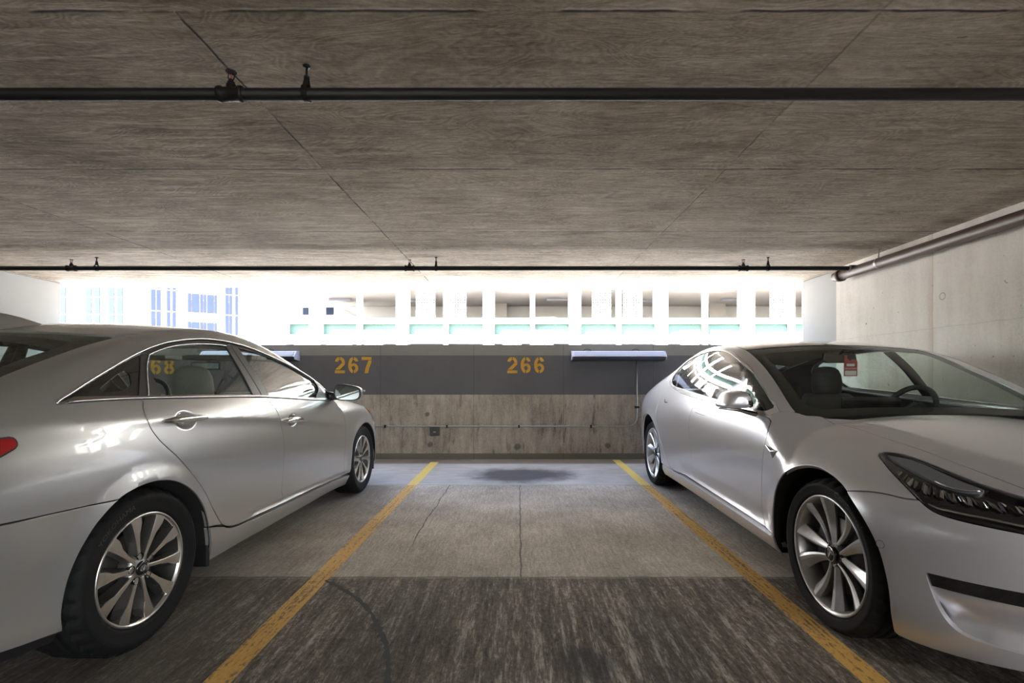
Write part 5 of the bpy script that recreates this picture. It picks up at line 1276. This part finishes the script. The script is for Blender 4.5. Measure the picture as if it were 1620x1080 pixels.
    panel(B, 'headlight_bowl', PBall((.2, .25, .5)), J(lampc, B.on([('z', -.33, .69)]), wrap_pts(B, WF, [(33,.69),(28,.72),(28,.80)]), t([(-.48,.62),(-.36,.655)])), M['alloy_dark'], R, h=.04, gap=0, lift=-.03)
    am = resample(B.on([('z', -.135, .828), ('z', -.155, .805), ('z', -.185, .768), ('z', -.205, .775), ('z', -.20, .80), ('z', -.18, .825)]), .015)
    panel(B, 'side_marker', PBall((.2, .25, .5)), am, M['amber'], R, h=.02, gap=0, lift=.004, skirt=.006)
    panel(B, 'front_bumper', WF, sym(J(wrap_pts(B, WF, [(0,.20),(15,.20),(30,.20)]), farch[ifs:][::-1], B.on([('z', -.28, .67), ('z', -.33, .67)]), wrap_pts(B, WF, [(33,.67),(20,.68),(0,.68)]))), P, R, h=.035, both=False)
    # glass house
    panel(B, 'roof', TOP, sym(J(t([(1.30,0),(1.30,.3),(1.30,.60)]), roof_edge[1:], cse[1:7], t([(2.50,.52),(2.535,.4),(2.56,.2),(2.565,0)]))), P, R, h=.04, both=False, gap=.003)
    panel(B, 'windshield', TOP, sym(J(t([(.60,0),(.64,.4),(.70,.7),(.76,.78)]), ws_side[1:-2], t([(1.29,.6),(1.29,.3),(1.29,0)]))), M['glass_wind'], R, h=.05, both=False, gap=.003)
    rwo = sym(J(t([(2.575,0),(2.57,.2),(2.545,.4),(2.51,.53)]), cse[near(cse, B.on(V_([(2.54,.565)]))[0]):-6], t([(3.20,.55),(3.23,.3),(3.24,0)])))
    rwi = sym(J(t([(2.66,0),(2.655,.2),(2.64,.36),(2.66,.46),(2.72,.49)]), t([(2.901,.515),(3.05,.545),(3.08,.5)]), t([(3.13,.3),(3.14,0)])))
    panel(B, 'rear_window', TOP, rwo, M['glass_wind'], R, h=.04, both=False, gap=.004, lift=-.003)
    panel(B, 'rear_window_border', TOP, rwo, M['black'], R, holes=[rwi], h=.04, both=False, gap=.004, lift=-.008, skirt=0)
    panel(B, 'headliner', TOP, sym(J(t([(1.30,0),(1.30,.55)]), roof_edge[1::2], t([(2.5,.52),(2.52,0)]))), M['headliner'], R, h=.07, both=False, gap=.01, lift=-.035, skirt=0)
    # side windows
    rg = J(c([(2.485,1.253),(2.386,1.284),(2.277,1.309),(2.16,1.325),(2.05,1.333),(1.95,1.336),(1.866,1.334)]), c([(1.866,1.334),(1.862,1.18),(1.858,1.036)])[1:], c([(1.858,1.036),(2.0,1.042),(2.3,1.054),(2.563,1.060),(2.640,1.061)])[1:], c([(2.640,1.061),(2.55,1.19),(2.485,1.253)])[1:-1])
    rgc = J(rg[:near(rg, B.on(Z([(2.563,1.06)]))[0])+1], c([(2.563,1.060),(2.548,1.12),(2.540,1.185)])[1:])
    fg = J(c([(1.755,1.331),(1.591,1.311),(1.402,1.272),(1.214,1.213),(1.019,1.131),(.992,1.116)]), c([(.992,1.116),(.985,1.05),(1.053,.986)])[1:], c([(1.053,.986),(1.3,1.001),(1.5,1.016),(1.690,1.029)])[1:], c([(1.690,1.029),(1.72,1.18),(1.755,1.331)])[1:-1])
    qc = curve(B, Z([(2.845,1.100),(2.809,1.119),(2.743,1.150),(2.690,1.172),(2.662,1.172),(2.668,1.144),(2.690,1.112),(2.725,1.097),(2.786,1.092),(2.832,1.092)]), .015, True)
    dl = J(dlo_low, dlo_up[1:])
    panel(B, 'window_frame', SIDE, dl, M['gloss_black'], R, holes=[rg, fg, qc], h=.03, gap=.001, lift=-.010, skirt=.006)
    panel(B, 'rear_side_window', SIDE, rgc, M['glass_sedan'], R, h=.04, gap=-.004, lift=-.014, skirt=0)
    panel(B, 'front_side_window', SIDE, fg, M['glass_side'], R, h=.04, gap=-.004, lift=-.014, skirt=0)
    panel(B, 'quarter_window', SIDE, qc, M['glass_dark'], R, h=.04, gap=-.004, lift=-.013, skirt=0)
    gt = M['grey_trim']
    panel(B, 'window_corner_trim', SIDE, c([(2.540,1.190),(2.563,1.060),(2.648,1.061),(2.545,1.195)], .05), gt, R, h=.03, gap=0, lift=-.009, skirt=.004)
    for a, b in (((1.858,1.334,1.036), (1.825,1.349,1.033)), ):
        pass
    panel(B, 'door_frame', SIDE, J(c([(1.868,1.338),(1.864,1.18),(1.860,1.034)]), c([(1.776,1.030),(1.800,1.18),(1.824,1.352)])), gt, R, h=.03, gap=.001, lift=-.004, skirt=.008)
    panel(B, 'door_frame', SIDE, J(c([(1.818,1.351),(1.793,1.18),(1.769,1.029)]), c([(1.690,1.026),(1.722,1.18),(1.757,1.334)])), gt, R, h=.03, gap=.001, lift=-.004, skirt=.008)
    panel(B, 'door_frame', SIDE, J(c([(2.482,1.255),(2.55,1.19),(2.644,1.060)]), c([(2.690,1.062),(2.60,1.17),(2.535,1.250)])), gt, R, h=.03, gap=.001, lift=-.005, skirt=.008)
    dk = flat('dark_window_channel', (.035, .034, .034), .35)
    panel(B, 'door_frame', SIDE, J(c([(2.530,1.256),(2.433,1.288),(2.324,1.316),(2.182,1.340),(2.054,1.353),(1.94,1.356),(1.84,1.354)]), c([(1.866,1.335),(1.95,1.337),(2.05,1.334),(2.16,1.326),(2.277,1.310),(2.386,1.285),(2.484,1.254)])), gt, R, h=.03, gap=.0, lift=-.006, skirt=.006)
    panel(B, 'door_frame', SIDE, J(c([(1.82,1.353),(1.664,1.336),(1.486,1.297),(1.3,1.244),(1.158,1.192),(1.005,1.125),(.975,1.108)]), c([(.992,1.117),(1.019,1.132),(1.214,1.214),(1.402,1.273),(1.591,1.312),(1.757,1.333)])), dk, R, h=.03, gap=.0, lift=-.006, skirt=.006)
    # chrome mouldings
    skin_strip(B, 'chrome_moulding', dlo_up[6:], .010, 0, M['chrome'], R, lift=.001)
    belt = J(dlo_low, c([(.86,.972),(1.053,.983),(1.3,.999),(1.5,1.013),(1.69,1.024),(1.850,1.034),(2.3,1.052),(2.563,1.058),(2.69,1.062),(2.90,1.068),(2.98,1.070)]))
    panel(B, 'belt_moulding', SIDE, belt, M['satin'], R, h=.03, gap=.0, lift=.003, skirt=.010)
    skin_strip(B, 'belt_moulding_line', dlo_low[2:] - np.array([0, 0, .005]), .005, 0, M['black'], R, lift=.0005)  # thin dark line below the belt moulding
    skin_strip(B, 'belt_moulding_edge', dlo_low[2:] + np.array([0, 0, .002]), .006, 0, M['chrome'], R, lift=.003)
    skin_strip(B, 'glass_moulding', J(c([(2.640,1.063),(2.55,1.192),(2.487,1.254)]), c([(2.487,1.254),(2.386,1.285),(2.277,1.310),(2.16,1.326),(2.05,1.334),(1.95,1.337),(1.868,1.335)])[1:]), .006, 0, M['chrome'], R, lift=-.003)
    # sail panel and mirror
    panel(B, 'sail_panel', SIDE, J(c([(.992,1.118),(.985,1.05),(1.053,.984),(.88,.972),(.845,.985),(.92,1.025),(.955,1.09),(.972,1.118)], .02)), M['black'], R, h=.03, gap=0, lift=.002, skirt=.01)
    panel(B, 'sail_trim', SIDE, J(c([(.968,1.112),(.950,1.085),(.918,1.024),(.845,.990),(.83,1.02),(.905,1.070)], .02)), P, R, h=.03, gap=.001, lift=-.002, skirt=.008)
    for s in (1, -1):
        S = []; n = 32; Vv = []; mu, mz, mv = .765, 1.015, 1.015
        for d in np.linspace(0, 1, 10): S.append((mu + .045 - .145*d, math.sqrt(max(0, 1-(d*.93)**2.6))))
        for (u, k) in S:
            for i in range(n):
                a = 2*math.pi*i/n; ca, sa = math.cos(a), math.sin(a); hv = math.copysign(abs(ca)**.6, ca); hz = math.copysign(abs(sa)**.6, sa)
                vv = mv + .112*hv*k - .010*(1-k) ; zz = mz + (.066 - .016*hv*(hz > 0))*hz*k
                Vv.append((vv*s, -u, zz))
        m = MB(); m.add(Vv, [(i*n+j, i*n+(j+1) % n, (i+1)*n+(j+1) % n, (i+1)*n+j) for i in range(len(S)-1) for j in range(n)], True)
        m.f += [tuple(range(n-1, -1, -1)), tuple((len(S)-1)*n+j for j in range(n))]; m.sm += [False, True]; h = m.build('side_mirror', P, R)
        f = [Vector(Vv[j]) for j in range(n)]; cx = sum(f, Vector())/n
        m = MB(); m.add([tuple(cx + (p-cx)*k_ + Vector((0, -y, 0))) for k_, y in ((1.005, -.004), (1.005, .010), (.95, .014), (.88, .008)) for p in f], [(i*n+j, i*n+(j+1) % n, (i+1)*n+(j+1) % n, (i+1)*n+j) for i in range(3) for j in range(n)], True); m.build('mirror_rim', M['grey_trim'], h)
        m = MB(); m.add([tuple(cx + (p-cx)*.885 + Vector((0, -.008, 0))) for p in f], [tuple(range(n))]); m.build('mirror_glass', M['mirror'], h)
        m = MB(); m.tube([(.85*s, -.85, .985), (.88*s, -.80, .985), (.93*s, -.765, .985)], [.045, .035, .03], 12); m.build('mirror_arm', M['black'], h)
        m = MB(); m.tube([((mv+.100)*s, -(mu-.02), mz+.012), ((mv+.107)*s, -(mu-.045), mz+.012), ((mv+.095)*s, -(mu-.075), mz+.012)], .009, 8); m.build('turn_signal', M['lens_white'], h)
    # antenna fin on the roof
    q = B.on(V_([(2.36,0),(2.56,0)])); z0 = q[0][2]; z1 = q[1][2]; m = MB()
    secs = [(2.30, .004, z0+.004), (2.36, .016, z0+.016), (2.43, .022, z0+.030), (2.50, .022, z0+.038), (2.56, .016, z0+.040)]; Vv = []
    for u, hw, zt in secs: zb_ = float(B.on([('v', u, 0.)])[0][2]) - .004; Vv += [(-hw*1.6, -u, zb_), (-hw*.9, -u, zb_+(zt-zb_)*.45), (-hw*.28, -u, zt), (hw*.28, -u, zt), (hw*.9, -u, zb_+(zt-zb_)*.45), (hw*1.6, -u, zb_)]
    m.add(Vv, [(i*6+j, i*6+j+1, (i+1)*6+j+1, (i+1)*6+j) for i in range(4) for j in range(5)] + [(0,1,2,3,4,5), (24,29,28,27,26,25)], True); m.build('antenna_fin', P, R)
    # lining, cabin
    for ol in (fdoor, rdoor): panel(B, 'door_lining', SIDE, ol[::3], M['trim_beige'], R, h=.08, gap=0, lift=-.05, skirt=0)
    panel(B, 'pillar_lining', SIDE, quarter[::2], M['trim_beige'], R, h=.06, gap=.004, lift=-.022, skirt=0)
    cabin(R, B, M['trim_beige'], M['seat_beige'], .66, 3.05, .965, 1.215, ((1.64, .385), (1.64, -.385)), 2.42)
    steering_wheel(R, 1.20, -.37, .965, .175, M['trim_dark'])
    m = MB(); m.prism([(-.115,-.03),(-.115,.028),(.115,.028),(.115,-.03)], -.012, .018, lambda a, b, d: (a, -1.05+d, 1.232+b)); m.tube([(0, -1.04, 1.25), (0, -.98, 1.285)], .014, 8); m.build('rear_view_mirror', M['trim_dark'], R, bevel=.012); m = MB(); m.box(-.105, .105, -1.0635, -1.062, 1.208, 1.252); m.build('mirror_glass', M['mirror'], R)
    for s in (1, -1): m = MB(); m.box(min(.06*s, .55*s), max(.06*s, .55*s), -1.40, -1.19, 1.268, 1.30); m.build('sun_visor', M['headliner'], R, bevel=.006)
    b = MB(); b.tube([(.66, -1.86, 1.13), (.60, -1.84, 1.05), (.40, -1.60, .86), (.22, -1.45, .70)], .014, 8); b.build('seat_belt', M['black'], R)
    arch_liner(B, 'wheel_housing', rarch, .36, R); arch_liner(B, 'wheel_housing', farch, .36, R)
    for s in (1, -1):
        MB().box(min(.66*s, .86*s), max(.66*s, .86*s), -2.315, -2.295, .17, .42).build('mud_flap', M['black'], R, bevel=.01)
        MB().box(min(.70*s, .87*s), max(.70*s, .87*s), .318, .335, .17, .36).build('splash_guard', M['black'], R, bevel=.01)
    # wheels
    def make(parent):
        Rr, ri = .333, .231
        w = wheel_ring(Rr, ri, False).build('wheel', M['alloy'], parent); MB().lathe(BARREL(ri), (0, 0, 0), 'x', 64).build('rim_barrel', M['alloy_dark'], w)
        tyre_mesh(Rr, ri, .216, 'tyre', w, (('YOKOHAMA', .034, math.radians(-33), ri+.040),), -1)
        MB().lathe([(.0, -.075), (.140, -.075), (.142, -.08), (.142, -.095), (0, -.095)], (0, 0, 0), 'x', 48).build('brake_disc', M['steel'], w)
        MB().lathe([(.0, -.125), (.185, -.125), (.185, -.13), (0, -.13)], (0, 0, 0), 'x', 40).build('dark_backing', M['matt_black'], w)  # dark disc added so the spoke gaps look black
        for k in range(10):
            a0 = math.radians(-9 + 36*k)
            face = [(-.0085, .040), (-.0095, .080), (-.012, .120), (-.018, .165), (-.026, ri-.022), (-.034, ri-.010), (.026, ri-.010), (.0255, ri-.040), (.020, .172), (.011, .150), (.006, .100), (.006, .040)]
            face = [rot_yz(a - .030*(1 - b/.22)*(0), b, a0) for a, b in face]
            dz = lambda b: -.004 - .012*max(0, 1 - b/.2)
            m = MB(); nn = len(face); V = [(dz(math.hypot(a, b)), a, b) for a, b in face] + [(-.055, a, b) for a, b in face]
            tri = geometry.tessellate_polygon([[Vector((a, b, 0)) for a, b in face]])
            m.add(V, [tuple(q) for q in tri] + [(i, i+nn, (i+1) % nn+nn, (i+1) % nn) for i in range(nn)]); m.build('spoke', M['alloy'], w, bevel=.0012)
            # painted pocket on the clockwise flank
            pk = [(.006, .050, -.020), (.006, .100, -.016), (.011, .150, -.010), (.0205, .173, -.008), (.026, ri-.036, -.010), (.036, ri-.026, -.038), (.033, .170, -.046), (.022, .115, -.046), (.013, .055, -.042)]
            V = []
            for a, b, d in pk: y, z = rot_yz(a, b, a0); V.append((d, y, z))
            m = MB(); m.add(V, [(0, 1, 8), (1, 7, 8), (1, 2, 7), (2, 6, 7), (2, 3, 6), (3, 4, 5), (3, 5, 6)]); m.build('spoke_pocket', M['alloy_dark'], w)
        MB().lathe([(0, -.012), (.040, -.014), (.056, -.020), (.060, -.035), (.06, -.07), (0, -.07)], (0, 0, 0), 'x', 40).build('hub', M['alloy'], w)
        for k in range(5):
            y, z = rot_yz(0, .052, math.radians(-6+72*k)); MB().lathe([(.0165, -.0155), (.0160, -.0095), (.0150, -.0095), (.0140, -.030), (0, -.030)], (0, y, z), 'x', 16).build('lug_well', M['gloss_black'], w)
            MB().lathe([(0, -.020), (.006, -.020), (.008, -.022), (.0085, -.032)], (0, y, z), 'x', 6, smooth=False).build('lug_nut', M['dark_enamel'], w)
        MB().lathe([(0, -.004), (.024, -.005), (.029, -.008), (.030, -.02), (0, -.02)], (0, 0, 0), 'x', 32).build('hub_cap', M['gloss_black'], w)
        m = MB(); el = [(.0185*math.cos(a), .0125*math.sin(a)) for a in np.linspace(0, 2*math.pi, 29)[:-1]]; ei = [(x*.86, y*.80) for x, y in el]
        m.add([(-.0035, *rot_yz(a, b, 0)) for a, b in el] + [(-.0035, a, b) for a, b in ei], [(i, (i+1) % 28, 28+(i+1) % 28, 28+i) for i in range(28)])
        for poly in ([(-.0125,-.008),(-.0085,-.0085),(-.002,.0085),(-.006,.008)], [(.002,-.0085),(.006,-.008),(.0125,.008),(.0085,.0085)], [(-.008,-.0035),(-.002,-.0005),(.008,.0035),(.0075,.005),(.0,.0015),(-.0075,-.0005)]):
            m.prism(poly, -.0045, -.003, lambda a, b, d: (d, a, b))
        m.build('emblem', M['alloy'], w)
        return w
    fixed_wheel(R, 'wheel', make, ((2.73, .864, .333, 0), (0, .861, .333, 0), (2.73, -.864, .333, 1), (0, -.861, .333, 1)))
    return R, B
CAR_L, BODY_L = car_left()
